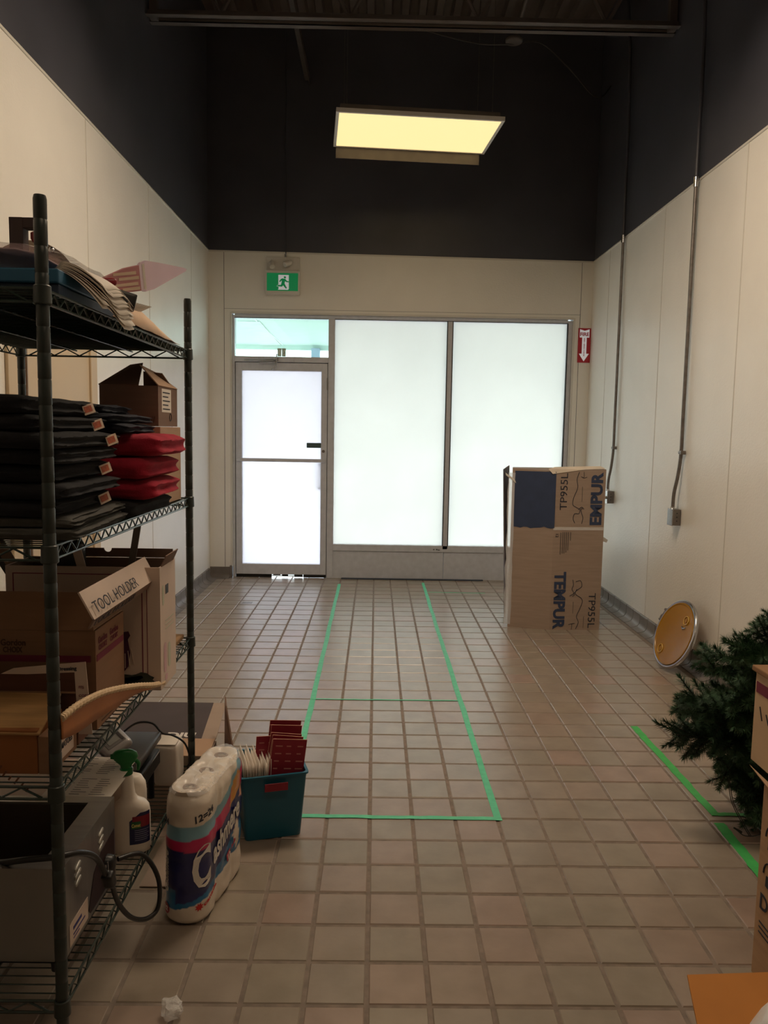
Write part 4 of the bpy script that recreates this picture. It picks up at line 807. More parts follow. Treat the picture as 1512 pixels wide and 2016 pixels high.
MB().box(wx0, wx1, wy0, wy0+.003, wz0, wz1-.006).box(wx0, wx1, wy1-.003, wy1, wz0, wz1-.006).box(wx0, wx0+.003, wy0+.003, wy1-.003, wz0, wz1-.006).box(wx1-.003, wx1, wy0+.003, wy1-.003, wz0, wz1-.006).box(wx0, wx1, wy0, wy1, wz0, wz0+.003).build('casing', m_inox, parent=fwm)
MB().box(ix0-.004, ix1+.004, iy0-.004, iy0, .29, wz1-.006).box(ix0-.004, ix1+.004, iy1, iy1+.004, .29, wz1-.006).box(ix0-.004, ix0, iy0, iy1, .29, wz1-.006).box(ix1, ix1+.004, iy0, iy1, .29, wz1-.006).box(ix0, ix1, iy0, iy1, .285, .29).build('well', m_inoxd, parent=fwm)
for x in (wx0+.03, wx1-.03):
    for y in (wy0+.03, wy1-.03): MB().lathe([(.012, 0), (.014, .035)], 12, (x, y, z4)).build('foot', m_black, parent=fwm, smooth=True)
m_vent = mat('vent_light', (176, 174, 168), rough=.4, metal=.5)
for y in (1.70, 1.85):
    for k in range(3): rounded(Matrix.Translation((wx1+.001, y, .435-.018*k-.01)) @ Euler((.25, 0, 0)).to_matrix().to_4x4(), .003, .017, .006, .006, 5).build('vent_louvre', m_vent, parent=fwm, smooth=True)
for zc in (.425, .325):
    for k in range(3): rounded(Matrix.Translation((-.905, wy0-.001, zc-.014*k)), .019, .003, .0045, .004, 5).build('vent_louvre', mat('vent_dim', (120, 110, 100), rough=.4, metal=.5), parent=fwm, smooth=True)
flatx = lambda poly, x, m, nm, par, t=.001: MB().add([(x, y, z) for y, z in poly]+[(x+t, y, z) for y, z in poly], [tuple(range(len(poly))), tuple(range(2*len(poly)-1, len(poly)-1, -1))]+[(i, len(poly)+i, len(poly)+(i+1) % len(poly), (i+1) % len(poly)) for i in range(len(poly))]).build(nm, m, parent=par)
flatx([(1.76, .275), (1.765, .285), (1.80, .35), (1.85, .375), (1.945, .385), (1.945, .262), (1.79, .262), (1.77, .264)], wx1+.0003, mat('control_panel', (40, 20, 24), rough=.35), 'control_panel', fwm)
MB(Matrix.Translation((wx1+.002, 1.885, .325)) @ Matrix.Rotation(PI/2, 4, 'Y')).lathe([(.022, 0), (.02, .015), (.015, .02)], 18).build('knob', m_black, parent=fwm, smooth=True)
MB().box(wx1+.0002, wx1+.0012, 1.645, 1.755, .262, .315).build('white_label', m_wcard, parent=fwm)
for k, (za, zc, yb2) in enumerate(((.292, .300, 1.715), (.279, .283, 1.735), (.271, .274, 1.70))): MB().box(wx1+.0012, wx1+.0016, 1.665, yb2, za, zc).build('label_line', mat('print_blue', (50, 50, 110), rough=.7), parent=fwm)
cord = smooth_path([(-.84, 1.66, .455), (-.80, 1.63, .474), (-.745, 1.605, .495), (-.68, 1.60, .505), (-.645, 1.64, .492), (-.632, 1.70, .447), (-.625, 1.74, .385), (-.62, 1.76, .345)], 6)
MB().tube(cord, .0072, 8).build('power_cord', m_black, parent=fwm, smooth=True)
cord2 = smooth_path([(-.618, 1.762, .345), (-.615, 1.80, .27), (-.60, 1.85, .20), (-.575, 1.90, .165), (-.555, 1.93, .18), (-.555, 1.93, .26), (-.59, 1.91, .335), (-.635, 1.86, .35)], 6)
MB().tube(cord2, .0062, 8).build('power_cord', m_black, parent=fwm, smooth=True)
rounded(frame((-.622, 1.755, .36), (0, .5, -.9), (1, 0, 0)), .024, .014, .012, .006, 5).build('plug', m_black, parent=fwm, smooth=True)
for dy in (-.007, .007): MB().box(-.624, -.6215, 1.742+dy, 1.748+dy, .38, .405).build('plug_pin', m_chrome, parent=fwm)
# white carton behind with instruction sheets
wb_ = root('carton', 'white low carton behind the food warmer, carrying printed sheets', 'box', (-.92, 2.06, z4))
MB().box(-1.20, -.80, 1.962, 2.225, z4, .452, b=.003).build('carton_body', m_wcard, parent=wb_)
def listsheet(label, T, w, hgt, rows_, cols):
    r = root('instruction_sheet', label, 'paper', T.translation, group=None)
    MB(T).box(0, w, 0, hgt, 0, .0012).build('sheet', m_paper, parent=r)
    b = MB(T); rg = random.Random(rows_)
    for i in range(rows_):
        for j in range(cols):
            y = hgt*.9-i*hgt*.8/rows_; x = w*.08+j*w*.86/cols; b.box(x, x+w*.7/cols*rg.uniform(.5, 1), y, y+hgt*.012, .0012, .0016)
    b.build('printed_lines', m_ink, parent=r, kind='stuff')
listsheet('upper printed instruction sheet lying at the far side of the white low carton', Matrix.Translation((-.865, 2.09, .458)) @ Euler((.03, .0, -.05)).to_matrix().to_4x4(), .17, .125, 9, 2)
listsheet('lower printed instruction sheet just behind the rim of the food warmer', Matrix.Translation((-.875, 1.965, .456)) @ Euler((.015, 0, -.03)).to_matrix().to_4x4(), .185, .125, 8, 3)
# spray bottle
m_hdpe = mat('white_hdpe', (226, 216, 204), rough=.35, var=.02, spec=.5); m_spg = mat('spray_green', (20, 110, 50), rough=.3, var=.05)
bo = root('spray_bottle', 'white spray bottle with green trigger and dark label on the bottom tier', 'bottle', (-.690, 2.143, z4), rz=.15)
Tb = Matrix.Translation((-.690, 2.143, z4)) @ Matrix.Rotation(.25, 4, 'Z')
def body(prof, n=28, e=2.6):   # prof: (hx, hy, z, xoff)
    vs = []; fs = []
    for hx, hy, z, xo in prof:
        for j in range(n):
            a = 2*PI*j/n; c, s_ = math.cos(a), math.sin(a); vs.append((xo+hx*math.copysign(abs(c)**(2/e), c), hy*math.copysign(abs(s_)**(2/e), s_), z))
    for i in range(len(prof)-1):
        for j in range(n): fs.append((i*n+j, i*n+(j+1) % n, (i+1)*n+(j+1) % n, (i+1)*n+j))
    fs += [tuple(range(n-1, -1, -1)), tuple((len(prof)-1)*n+j for j in range(n))]; return vs, fs
MB(Tb).add(*body([(.040, .026, 0, 0), (.050, .032, .006, 0), (.053, .034, .02, 0), (.053, .034, .115, 0), (.050, .033, .135, 0), (.042, .030, .148, -.002), (.026, .024, .158, -.006), (.020, .021, .17, -.008), (.018, .02, .2, -.01), (.017, .018, .222, -.011), (.0145, .0145, .23, -.012), (.0145, .0145, .236, -.012)])).build('bottle_body', m_hdpe, parent=bo, smooth=True)
MB(Tb).lathe([(.016, .232), (.018, .234), (.018, .25), (.014, .253)], 18, (-.012, 0, 0)).build('screw_collar', m_spg, parent=bo, smooth=True)
sp = MB(Tb); sp.add(*body([(.014, .013, .250, -.012), (.017, .013, .262, -.012), (.028, .014, .272, -.012), (.036, .014, .284, -.014), (.034, .0135, .296, -.016), (.024, .011, .303, -.018), (.012, .006, .306, -.02)], 20, 2.4))
sp.build('spray_head', m_spg, parent=bo, smooth=True)
MB(Tb).tube([(-.045, 0, .288), (-.054, 0, .288)], [.009, .007], 12).build('nozzle', m_spg, parent=bo, smooth=True)
MB(Tb).tube([(.012, 0, .275), (.022, 0, .262), (.020, 0, .242)], [.007, .006, .004], 8).build('trigger', m_spg, parent=bo, smooth=True)
def labelpatch(x0, x1, z0, z1, m, nm, l=.0006, cut=0):
    n = 14; rows = []
    for k in range(9):
        z = z0+(z1-z0)*k/8; xa = x0+(cut*max(0, (z-z0)/(z1-z0)-.75)*4)**1.0*.03; row = []
        for i in range(n+1):
            x = xa+(x1-xa)*i/n; yy = -.034*(max(0, 1-abs(x/.053)**2.6))**(1/2.6)-l; row.append((x, yy, z))
        rows.append(row)
    return MB(Tb).strip(rows).build(nm, m, parent=bo, smooth=True)
labelpatch(-.004, .0505, .035, .128, mat('label_navy', (32, 36, 78), rough=.4), 'label', cut=1)
labelpatch(.004, .050, .085, .118, mat('label_red', (140, 30, 48), rough=.4), 'label_red', l=.0010)
labelpatch(.001, .027, .082, .103, mat('label_green', (40, 100, 60), rough=.4), 'label_badge', l=.0014)
text('Comet', .014, mat('label_yellow', (232, 210, 120)), bo, Tb @ frame((.002, -.0356, .087), (1, .12, 0), (0, 0, 1)), bold=.0004, width=.024)
for k in range(6): labelpatch(.010, .048-.004*(k % 2), .076-.006*k, .0775-.006*k, mat('label_pale', (150, 150, 180)), 'label_line', l=.0012)
jg = root('white_jug', 'white rounded plastic jug right behind the spray bottle', 'jug', (-.722, 2.212, z4))
MB(Matrix.Translation((-.722, 2.212, z4))).add(*body([(.05, .022, 0, 0), (.055, .026, .008, 0), (.055, .026, .15, 0), (.052, .028, .175, 0), (.040, .022, .195, 0), (.022, .016, .20, 0)])).build('jug_body', m_hdpe, parent=jg, smooth=True)
MB().lathe([(.016, .2), (.016, .218), (.012, .22)], 16, (-.722, 2.212, z4)).build('jug_cap', m_hdpe, parent=jg, smooth=True)
# parcel scale with display
m_blk = mat('scale_black', (58, 54, 52), rough=.42, var=.08, vs=10); m_silver = mat('silver_plastic', (168, 164, 162), rough=.35, metal=.3)
sc_ = root('parcel_scale', 'black platform scale with silver display unit on the bottom tier', 'scale', (-.83, 2.37, z4))
MB().box(-.985, -.700, 2.25, 2.50, .402, .428, b=.006).build('platform', m_blk, parent=sc_, smooth=True)
MB().box(-.95, -.73, 2.28, 2.47, .372, .402).build('neck', m_black, parent=sc_)
MB().box(-.98, -.705, 2.245, 2.50, .318, .37, b=.006).build('base', m_black, parent=sc_)
MB().box(-.705, -.7035, 2.25, 2.49, .362, .366).build('edge_trim', m_chrome, parent=sc_)
for x in (-.95, -.73):
    for y in (2.27, 2.47): MB().lathe([(.012, 0), (.012, .318-z4)], 10, (x, y, z4)).build('leg', m_black, parent=sc_)
Tdsp = frame((-.815, 2.33, .468), (.75, -.55, -.35), (.45, .75, .42))
rounded(Tdsp, .064, .045, .014, .012, 8).build('display_unit', m_silver, parent=sc_, smooth=True)
MB(Tdsp).box(-.045, .045, -.028, .032, .0135, .0155, b=.001).build('display_bezel', mat('bezel_grey', (120, 116, 114), rough=.4), parent=sc_)
MB(Tdsp).box(-.038, .034, -.018, .018, .0155, .0165).build('display_screen', mat('lcd_grey', (150, 150, 144), rough=.2), parent=sc_)
MB(Tdsp).box(-.04, .04, .022, .029, .0155, .0168).build('key_row', mat('key_dark', (70, 66, 66)), parent=sc_)
MB().tube(smooth_path([(-.80, 2.43, .455), (-.775, 2.485, .462), (-.73, 2.50, .455), (-.70, 2.505, .42), (-.672, 2.535, .40), (-.648, 2.60, .345), (-.645, 2.66, .26), (-.66, 2.68, .225)], 5), .0035, 6).build('cable', m_black, parent=sc_, smooth=True)
wj = root('white_canister', 'white rounded box standing at the far end of the bottom tier', 'canister', (-.70, 2.59, z4))
rounded(Matrix.Translation((-.703, 2.595, z4+.072)), .042, .05, .072, .016, 8).build('canister_body', m_hdpe, parent=wj, smooth=True)
MB().box(-.74, -.668, 2.552, 2.638, z4+.1444, z4+.148, b=.0015).build('lid', m_hdpe, parent=wj)
bgp = root('clear_packet', 'small clear packet with coloured print left of the scale display', 'packet', (-.90, 2.30, .458))
MB().strip([[(-.93+.12*u/6, 2.235+.10*v/5-.0, .432+.018*math.sin(PI*u/6)*math.sin(PI*v/5)+.003) for v in range(6)] for u in range(7)]).build('packet_film', film('packet_clear', .55, (200, 190, 190), bs=90), parent=bgp, smooth=True)
for k, c in enumerate(((170, 70, 60), (60, 66, 100), (190, 150, 140))): MB().box(-.925+.03*k, -.90+.03*k, 2.26, 2.30, .4292, .431).build('packet_print', mat(f'packet_print_{"abc"[k]}', c), parent=bgp)

# ================================================================= FLOOR ITEMS BESIDE THE SHELVING
# pack of toilet rolls: print is a colour pattern on the wrapper
def inpoly(x, y, P_):
    c = False; j = len(P_)-1
    for i in range(len(P_)):
        if (P_[i][1] > y) != (P_[j][1] > y) and x < (P_[j][0]-P_[i][0])*(y-P_[i][1])/(P_[j][1]-P_[i][1])+P_[i][0]: c = not c
        j = i
    return c
tp = root('toilet_roll_pack', 'plastic wrapped pack of white toilet rolls with navy and pink print', 'pack', (-.514, 2.286, 0), rz=0)
th_ = math.atan2(.06, .30); TP = Matrix.Translation((-.512, 2.285, .001)) @ Matrix.Rotation(-th_, 4, 'Z') @ Matrix.Rotation(.02, 4, 'Y')
HP = .385; rad = .064; ln = .115
per = []   # stadium outline with scallops at the joints of the rolls, local x across, y along
def outline(n=132):
    pts = []
    for i in range(n):
        t = i/n
        Ls = 2*ln; La = PI*rad; tot = 2*Ls+2*La; d = t*tot
        if d < Ls: y = -ln+d; p = Vector((rad, y)); q = Vector((1, 0)); yy = y
        elif d < Ls+La: a = (d-Ls)/rad; p = Vector((rad*math.cos(a), ln+rad*math.sin(a))); q = Vector((math.cos(a), math.sin(a))); yy = None
        elif d < 2*Ls+La: y = ln-(d-Ls-La); p = Vector((-rad, y)); q = Vector((-1, 0)); yy = y
        else: a = (d-2*Ls-La)/rad; p = Vector((-rad*math.cos(a), -ln-rad*math.sin(a))); q = Vector((-math.cos(a), -math.sin(a))); yy = None
        if yy is not None: p = p-q*.006*(max(0, math.cos((yy/ln)*PI*2-PI)))**3
        pts.append((p, q))
    return pts
OUT = outline(); NV = 90
white = (226, 214, 200); sky = (128, 176, 196); pink = (196, 30, 92); navy = (26, 32, 96); blue = (16, 108, 160); red = (190, 30, 50); skin = (226, 170, 140); hair = (216, 150, 66)
S0, S1 = -PI/2*rad*1.15, 2*ln+.055
def arcpos(p):
    """arc length along the outline, 0 where the long aisle face begins"""
    if abs(p.y) <= ln and p.x > 0: return p.y+ln
    if p.y < -ln: return -math.atan2(-(p.y+ln), p.x)*rad
    if p.y > ln: return 2*ln+math.atan2(p.y-ln, p.x)*rad
    return 2*ln+PI*rad+(ln-p.y)
def outpt(sa, l=0):
    if sa < 0: a = sa/rad; return Vector(((rad+l)*math.cos(a), -ln+(rad+l)*math.sin(a)))
    if sa > 2*ln: a = (sa-2*ln)/rad; return Vector(((rad+l)*math.cos(a), ln+(rad+l)*math.sin(a)))
    return Vector((rad+l, -ln+sa))
def printcol(s, z, end):
    """s: -1..1 along the long face (near to far); end: on the near narrow face, s is across it"""
    e = .0 if not end else -.25
    sw = s if not end else -1+.10*s
    w = .232+.055*(sw+.35)**2*(1 if sw > -.35 else .35)+.012*sw
    if z < .05+.050*(sw+1)*(1-.25*(sw+1))-.01*(sw > .8): return white
    if not end:
        if inpoly(s, z, [(.48, .155), (.60, .10), (.72, .118), (.66, .19), (.60, .205)]) : return white
        if inpoly(s, z, [(.92, .24), (.98, .20), (.84, .145), (.86, .2)]): return white
        if inpoly(s, z, [(.30, .268), (.40, .262), (.60, .285), (.70, .30), (.72, .345), (.62, .365), (.50, .345), (.42, .30)]) :
            if inpoly(s, z, [(.54, .30), (.66, .30), (.70, .335), (.66, .35), (.60, .345)]): return skin
            return hair
        if inpoly(s, z, [(.68, .268), (.80, .262), (.92, .275), (.86, .285), (.80, .305), (.72, .30)]): return skin
    if z < w: return navy if z > .085+.05*(s+1)*.9+.02*math.sin(s*2) or end and z > .11 else blue
    if z < w+.032+.012*(sw+1): return pink
    if z < w+.075+.02*(sw+1)*(.3 if not end else 0): return sky
    return white
vs = []; cs = []; fs = []; n = len(OUT)
for k in range(NV+1):
    z = HP*k/NV; zz_ = k/NV; edge = 1-.10*max(0, (zz_-.93)/.07)**2-.08*max(0, (.05-zz_)/.05)**2
    for (p, q) in OUT:
        roll = .0025*abs(math.sin(zz_*4*PI))
        o_ = p*edge+q*(roll+.0022*noise.noise((p.x*30, p.y*30, z*30)))
        vs.append((o_.x, o_.y, z+.004*noise.noise((p.y*20, p.x*20, 2))*(k == NV)))
        # the print runs round the rounded near end onto the long face
        # long front face is +x (towards the aisle); near end is -y
        sa = arcpos(p)
        c = printcol(max(-1, min(1, (sa-S0)/(S1-S0)*2-1)), z, False) if S0 <= sa <= S1 else printcol((sa-S0)*8, z, True) if sa < S0 else printcol(-(sa-S1)*5+.8, z, False)
        cs.append((*lin(c), 1))
for k in range(NV):
    for j in range(n): fs.append((k*n+j, k*n+(j+1) % n, (k+1)*n+(j+1) % n, (k+1)*n+j))
fs.append(tuple(range(n-1, -1, -1)))
# top cap: a grid-like fan with three roll tops
b0 = NV*n; prev = list(range(b0, b0+n))
for r_ in range(1, 9):
    f = 1-r_/9; cur = []
    for (p, q) in OUT:
        c = Vector((0, max(-ln, min(ln, p.y))))*1.0; o_ = c+(p-c)*f*.90; d_ = min((o_-Vector((0, yc))).length for yc in (-ln*1.0, 0, ln*1.0))
        z = HP+.010*math.sqrt(max(0, 1-f*f))+.010-.016*max(0, 1-abs(d_-.018)/.02)*(d_ > .012)+.004*noise.noise((o_.x*40, o_.y*40, 3))-(.02 if d_ < .016 else 0)
        vs.append((o_.x, o_.y, z)); cs.append((*lin(white), 1)); cur.append(len(vs)-1)
    for j in range(n): fs.append((prev[j], prev[(j+1) % n], cur[(j+1) % n], cur[j]))
    prev = cur
fs.append(tuple(prev))
o = MB(TP).add(vs, fs).build('wrapper', attrmat('printed_wrapper', rough=.32, coat=.35, bump=.55, bs=28), parent=tp, smooth=60)
att = o.data.color_attributes.new('print', 'FLOAT_COLOR', 'POINT'); att.data.foreach_set('color', [x for c in cs for x in c])
rows = []
for u in range(25):
    y = -ln-rad*.9+(2*ln+1.8*rad)*u/24; row = []; hw = rad*.92 if abs(y) < ln else math.sqrt(max(.0004, (rad*.95)**2-(abs(y)-ln)**2))
    for v in range(11):
        x = -hw+2*hw*v/10; row.append((x, y, HP+.0215-.016*(abs(v-5)/5)**4+.006*noise.noise((x*45, y*45, 8))+.004*noise.noise((x*110, y*110, 4))))
    rows.append(row)
MB(TP).strip(rows).build('clear_film', film('wrap_film', .28, rough=.08, bs=35), parent=tp, smooth=True)
for yc in (-ln, 0, ln):
    MB(TP @ Matrix.Translation((0, yc, HP+.002))).tube([(.019*math.cos(a*PI/10), .015*math.sin(a*PI/10), .005) for a in range(21)], .0035, 6).build('roll_core', mat('core_brown', (150, 122, 104), rough=.9), parent=tp, smooth=True)
mw = mat('print_white', (226, 220, 214), rough=.4, var=.02); m_fr = mat('flash_red', (176, 40, 66), rough=.4); m_lr = mat('leaf_red', (200, 36, 34), rough=.4)
def wrap(b2, name, m, l=.0042):
    b = MB(TP)
    vs = [(*outpt(v.x, l+v.z), v.y) for v in b2.v]; b.add(vs, b2.f); b.build(name, m, parent=tp)
def wtext(body, size, m, sa, z, rot=0, bold=0, shear=0, width=None, l=.0042):
    t = text(body, size, m, None, Matrix.Identity(4), bold=bold, shear=shear, width=width, lift=0)
    b = MB(Matrix.Translation((sa, z, 0)) @ Matrix.Rotation(rot, 4, 'Z')); b.add([v.co for v in t.data.vertices], [tuple(p.vertices) for p in t.data.polygons])
    bpy.data.objects.remove(t); wrap(b, 'lettering', m, l)
wtext('C', .165, mw, .0-.055, .112, .22, .0065, .35, .075); wtext('ashmere', .092, mw, .022, .152, .30, .0024, .35, .215)
wtext('Cashmere', .040, mw, -PI*rad*.70, .095, PI/2, .0008, .3, .125)
wtext('12=24', .030, m_ink, -.058, .312, .20, .0006, .1, .07); wtext('=24', .026, m_ink, -PI*rad*.86, .300, 0, .0008, 0, .034)
wrap(MB(Matrix.Translation((.125, .10, 0)) @ Matrix.Rotation(.35, 4, 'Z')).box(0, .03, 0, .026, 0, .001), 'red_flash', m_fr)
wtext('12', .024, mw, .128, .104, .35, .001, 0, None, .0056); wtext('Rolls', .018, m_fr, .160, .122, .42, .0003, .3)
b = MB(); b.add([(-PI*rad*.74+.016*math.cos(a*PI/10), .044+.017*math.sin(a*PI/10), .0005) for a in range(20)], [tuple(range(20))]); wrap(b, 'red_badge', m_fr)
wtext('12', .018, mw, -PI*rad*.74-.009, .038, 0, .0008, 0, None, .0056)
leafp = []
for k in range(16):
    a = 2*PI*k/16; r_ = .013*(1 if k % 2 else .55); leafp.append((r_*math.cos(a)-.045, r_*math.sin(a)+.055))
wrap(MB().prism(leafp, 0, .001), 'red_leaf', m_lr); wtext('canada', .016, m_lr, -.028, .050, .40, .0004, 0, .075)

# teal bin with red booklets and white papers
ang = math.atan2(.067, .236); B0 = Vector((-.335, 2.60)); Tbin = Matrix.Translation((-.338, 2.595, 0)) @ Matrix.Rotation(ang, 4, 'Z')
bn = root('storage_bin', 'teal blue plastic storage bin full of papers on the tiled floor', 'bin', (-.34, 2.66, 0))
m_teal = mat('teal_plastic', (18, 92, 116), rough=.38, var=.04, spec=.5)
def rect(hx, y0, y1, z, r=.015, n=4):
    out = []
    for (cx, cy_, a0) in ((hx-r, y1-r, 0), (-hx+r, y1-r, PI/2), (-hx+r, y0+r, PI), (hx-r, y0+r, 3*PI/2)):
        for k in range(n+1): a = a0+PI/2*k/n; out.append((cx+r*math.cos(a), cy_+r*math.sin(a), z))
    return out
def bintube(levels):
    vs = []; fs = []; n = None
    for (hx, y0, y1, z) in levels:
        p = rect(hx, y0, y1, z); n = len(p); vs += p
    for i in range(len(levels)-1):
        for j in range(n): fs.append((i*n+j, i*n+(j+1) % n, (i+1)*n+(j+1) % n, (i+1)*n+j))
    fs.append(tuple(range(n-1, -1, -1))); fs.append(tuple((len(levels)-1)*n+j for j in range(n))); return vs, fs
HB = .240
lv = [(.098, .010, .215, .001), (.116, -.008, .236, HB-.006), (.122, -.014, .242, HB-.006), (.122, -.014, .242, HB), (.113, -.005, .233, HB), (.096, .014, .211, .006)]
MB(Tbin).add(*bintube(lv)).build('bin_body', m_teal, parent=bn, smooth=35)
m_bk = mat('maroon_booklet', (142, 28, 48), rough=.55, var=.05, vs=12); m_bkt = mat('booklet_print', (196, 128, 120), rough=.6); m_bke = mat('booklet_edge', (214, 160, 140), rough=.7)
MB(Tbin @ Matrix.Rotation(math.atan2(.018, .262), 4, 'X')).box(-.035, .046, -.0085, -.0065, .188, .217, b=.0006).build('handle_slot', m_bk, parent=bn, label='handle slot showing the red booklets inside')
def booklet(k, x, y, rz, lean, tilt, w, hgt, zb=.03):
    hgt += .022
    T = Tbin @ Matrix.Translation((x, y, zb)) @ Euler((lean, tilt, rz)).to_matrix().to_4x4()
    nth = ['nearest', 'second', 'third', 'fourth', 'fifth', 'sixth', 'seventh', 'eighth', 'farthest'][k]
    r = root('red_booklet', f'{nth} of the maroon printed booklets standing in the teal bin, counted from the front', 'booklet', T.translation, group='maroon booklets in the teal bin')
    MB(T).box(-w/2, w/2, -.0012, .0012, 0, hgt).build('cover', m_bk, parent=r)
    MB(T).box(-w/2, w/2, -.0013, .0013, hgt, hgt+.0014).box(-w/2-.0012, -w/2, -.0013, .0013, 0, hgt).build('paper_edge', m_bke, parent=r)
    if k in (0, 5, 8):
        b = MB(T); rg = random.Random(k)
        for i in range(3):
            for j in range(7):
                x0_ = -w*.40+i*w*.32; z0_ = hgt*.93-j*hgt*.085
                b.box(x0_, x0_+w*.22*rg.uniform(.4, 1), -.0019, -.0012, z0_-.004, z0_)
        b.build('printed_lines', m_bkt, parent=r, kind='stuff')
    return r
booklet(0, .022, .030, .01, -.02, .13, .122, .295); booklet(1, .016, .046, .01, -.02, .15, .115, .288); booklet(2, .012, .060, .01, -.02, .16, .112, .280); booklet(3, .010, .074, .01, -.02, .17, .112, .292)
booklet(4, .006, .088, .01, -.02, .17, .112, .296); booklet(5, -.012, .104, .01, -.02, .06, .105, .282); booklet(6, .026, .120, .01, -.02, .12, .112, .312); booklet(7, .020, .136, .01, -.02, .13, .112, .306); booklet(8, .030, .152, .01, -.02, .11, .115, .318)
for k in range(14):
    x = -.091+.0068*k; y0_ = .03+.012*math.sin(k*1.7); T = Tbin @ Matrix.Translation((x, y0_, .02)) @ Euler((0, -.05+.0025*k, .02)).to_matrix().to_4x4()
    hz = .252+.012*math.sin(k*2.1)
    rows = [[(.0022*math.sin(v*1.3), .15*u/4, hz*v/6) for v in range(7)] for u in range(5)]
    sh_ = MB(T).strip(rows).build('folded_sheet', m_paper, origin=tuple(T.translation), solid=.0016, smooth=True)
    tag(sh_, f'{["leftmost", "second", "third", "fourth", "fifth", "sixth", "seventh", "eighth", "ninth", "tenth", "eleventh", "twelfth", "thirteenth", "rightmost"][k]} of the white papers on edge in the teal bin, from the left', 'paper', 'white papers in the teal bin')
# thin board leaning behind the pack
tag(MB().add([(-.535, 2.735, 0), (-.500, 2.735, 0), (-.492, 2.75, .155), (-.562, 2.90, .372), (-.575, 2.95, .39), (-.585, 2.98, .0)], [(0, 1, 2, 3, 4, 5)]).build('cardboard_sheet', m_kraft, origin=(-.53, 2.8, 0), solid=.005), 'thin brown board standing on edge between toilet roll pack and teal bin', 'board')
tag(MB().box(-.72, -.575, 2.30, 2.70, .001, .005).build('cardboard_piece', m_card, origin=(-.64, 2.5, 0)), 'flat cardboard piece lying on the floor under the bottom tier', 'cardboard')
# open carton behind the far post
pc = root('carton', 'open brown carton with a dark printed flap standing behind the far shelf post', 'box', (-.82, 2.9, 0))
opencarton(pc, -1.04, -.602, 2.752, 2.905, .001, .23, m_card, m_cardd)
MB().slab([(-1.04, 2.752, .231), (-.602, 2.752, .231), (-.606, 2.902, .236), (-1.04, 2.902, .236)], .003).build('front_flap', m_kraft2, parent=pc)
MB().slab([(-1.05, 2.906, .234), (-.604, 2.906, .234), (-.634, 3.27, .246), (-1.09, 3.27, .246)], .003).build('rear_flap', m_card, parent=pc)
MB().slab([(-1.005, 2.908, .2375), (-.66, 2.908, .2375), (-.688, 3.268, .2495), (-1.045, 3.268, .2495)], .001).build('dark_print', mat('print_charcoal', (72, 62, 64), rough=.75), parent=pc)
text('DIU', .055, mw, pc, frame((-.800, 2.915, .2388), (1, 0, 0), (0, 1, .033)), bold=.002, width=.11)

# ================================================================= RIGHT SIDE: TREE AND CARTONS
m_ndl = mat('needle_green', (66, 100, 70), rough=.6, var=.35, vs=40); m_ndl2 = mat('needle_dark', (50, 80, 56), rough=.6, var=.35, vs=40); m_stem = mat('branch_brown', (60, 46, 34), rough=.8)
tr = root('christmas_tree', 'dark green artificial christmas tree section behind the boxes on the right', 'tree', (1.62, 2.78, 0))
MB().tube([(1.62, 2.78, .03), (1.62, 2.78, 1.05)], .014, 10).build('trunk', m_stem, parent=tr, smooth=True)
for a in range(3):
    q = a*2*PI/3+.4; MB().tube([(1.62, 2.78, .10), (1.62+.16*math.cos(q), 2.78+.16*math.sin(q), .02), (1.62+.20*math.cos(q), 2.78+.20*math.sin(q), .008)], .008, 8).build('stand_leg', m_stem, parent=tr)
def branchmesh(seed, L0):
    rg = random.Random(seed); b = MB(); st_ = MB()
    def twig(a, d, L_, nn, w=1):
        st_.tube([a, a+d*L_], [.0028*w, .0012], 4)
        ref = d.orthogonal().normalized(); q = d.cross(ref)
        for i in range(nn):
            t = (i+rg.random())/nn; ph = rg.random()*2*PI; o_ = a+d*L_*t; rad_ = (ref*math.cos(ph)+q*math.sin(ph))
            nd = (rad_*1.0+d*rg.uniform(.35, .9)).normalized(); ln_ = rg.uniform(.024, .044)*(1.0 if t < .85 else .8); sd_ = nd.cross(d).normalized()*.0016
            b.add([o_-sd_, o_+sd_, o_+nd*ln_], [(0, 1, 2)])
        for i in range(30):
            ph = rg.random()*2*PI; nd = (d+(ref*math.cos(ph)+q*math.sin(ph))*rg.uniform(.1, .8)).normalized(); sd_ = nd.orthogonal().normalized()*.0016; b.add([a+d*L_-sd_, a+d*L_+sd_, a+d*L_+nd*rg.uniform(.015, .03)], [(0, 1, 2)])
    X = Vector((1, 0, 0)); twig(Vector((0, 0, 0)), X, L0, int(1500*L0), 1.6)
    k = int(L0/.024)
    for i in range(k):
        t = .18+.78*i/k; sg = 1 if i % 2 else -1; L_ = (.17-.09*t)*rg.uniform(.8, 1.15)*(L0/.5)**.5
        d = Vector((rg.uniform(.55, .85), sg*rg.uniform(.5, .85), rg.uniform(-.30, .45))).normalized(); twig(Vector((L0*t, 0, 0)), d, L_, int(2300*L_))
    return b, st_
vars_ = []
for i, L0 in enumerate((.40, .50, .30)):
    nb, sb = branchmesh(50+i, L0); T0 = WM[tr]
    nme = nb.build('needles', m_ndl if i != 1 else m_ndl2); sme = sb.build('stem', m_stem)
    vars_.append((L0, nme.data, sme.data)); bpy.data.objects.remove(nme); bpy.data.objects.remove(sme)
rg = random.Random(21)
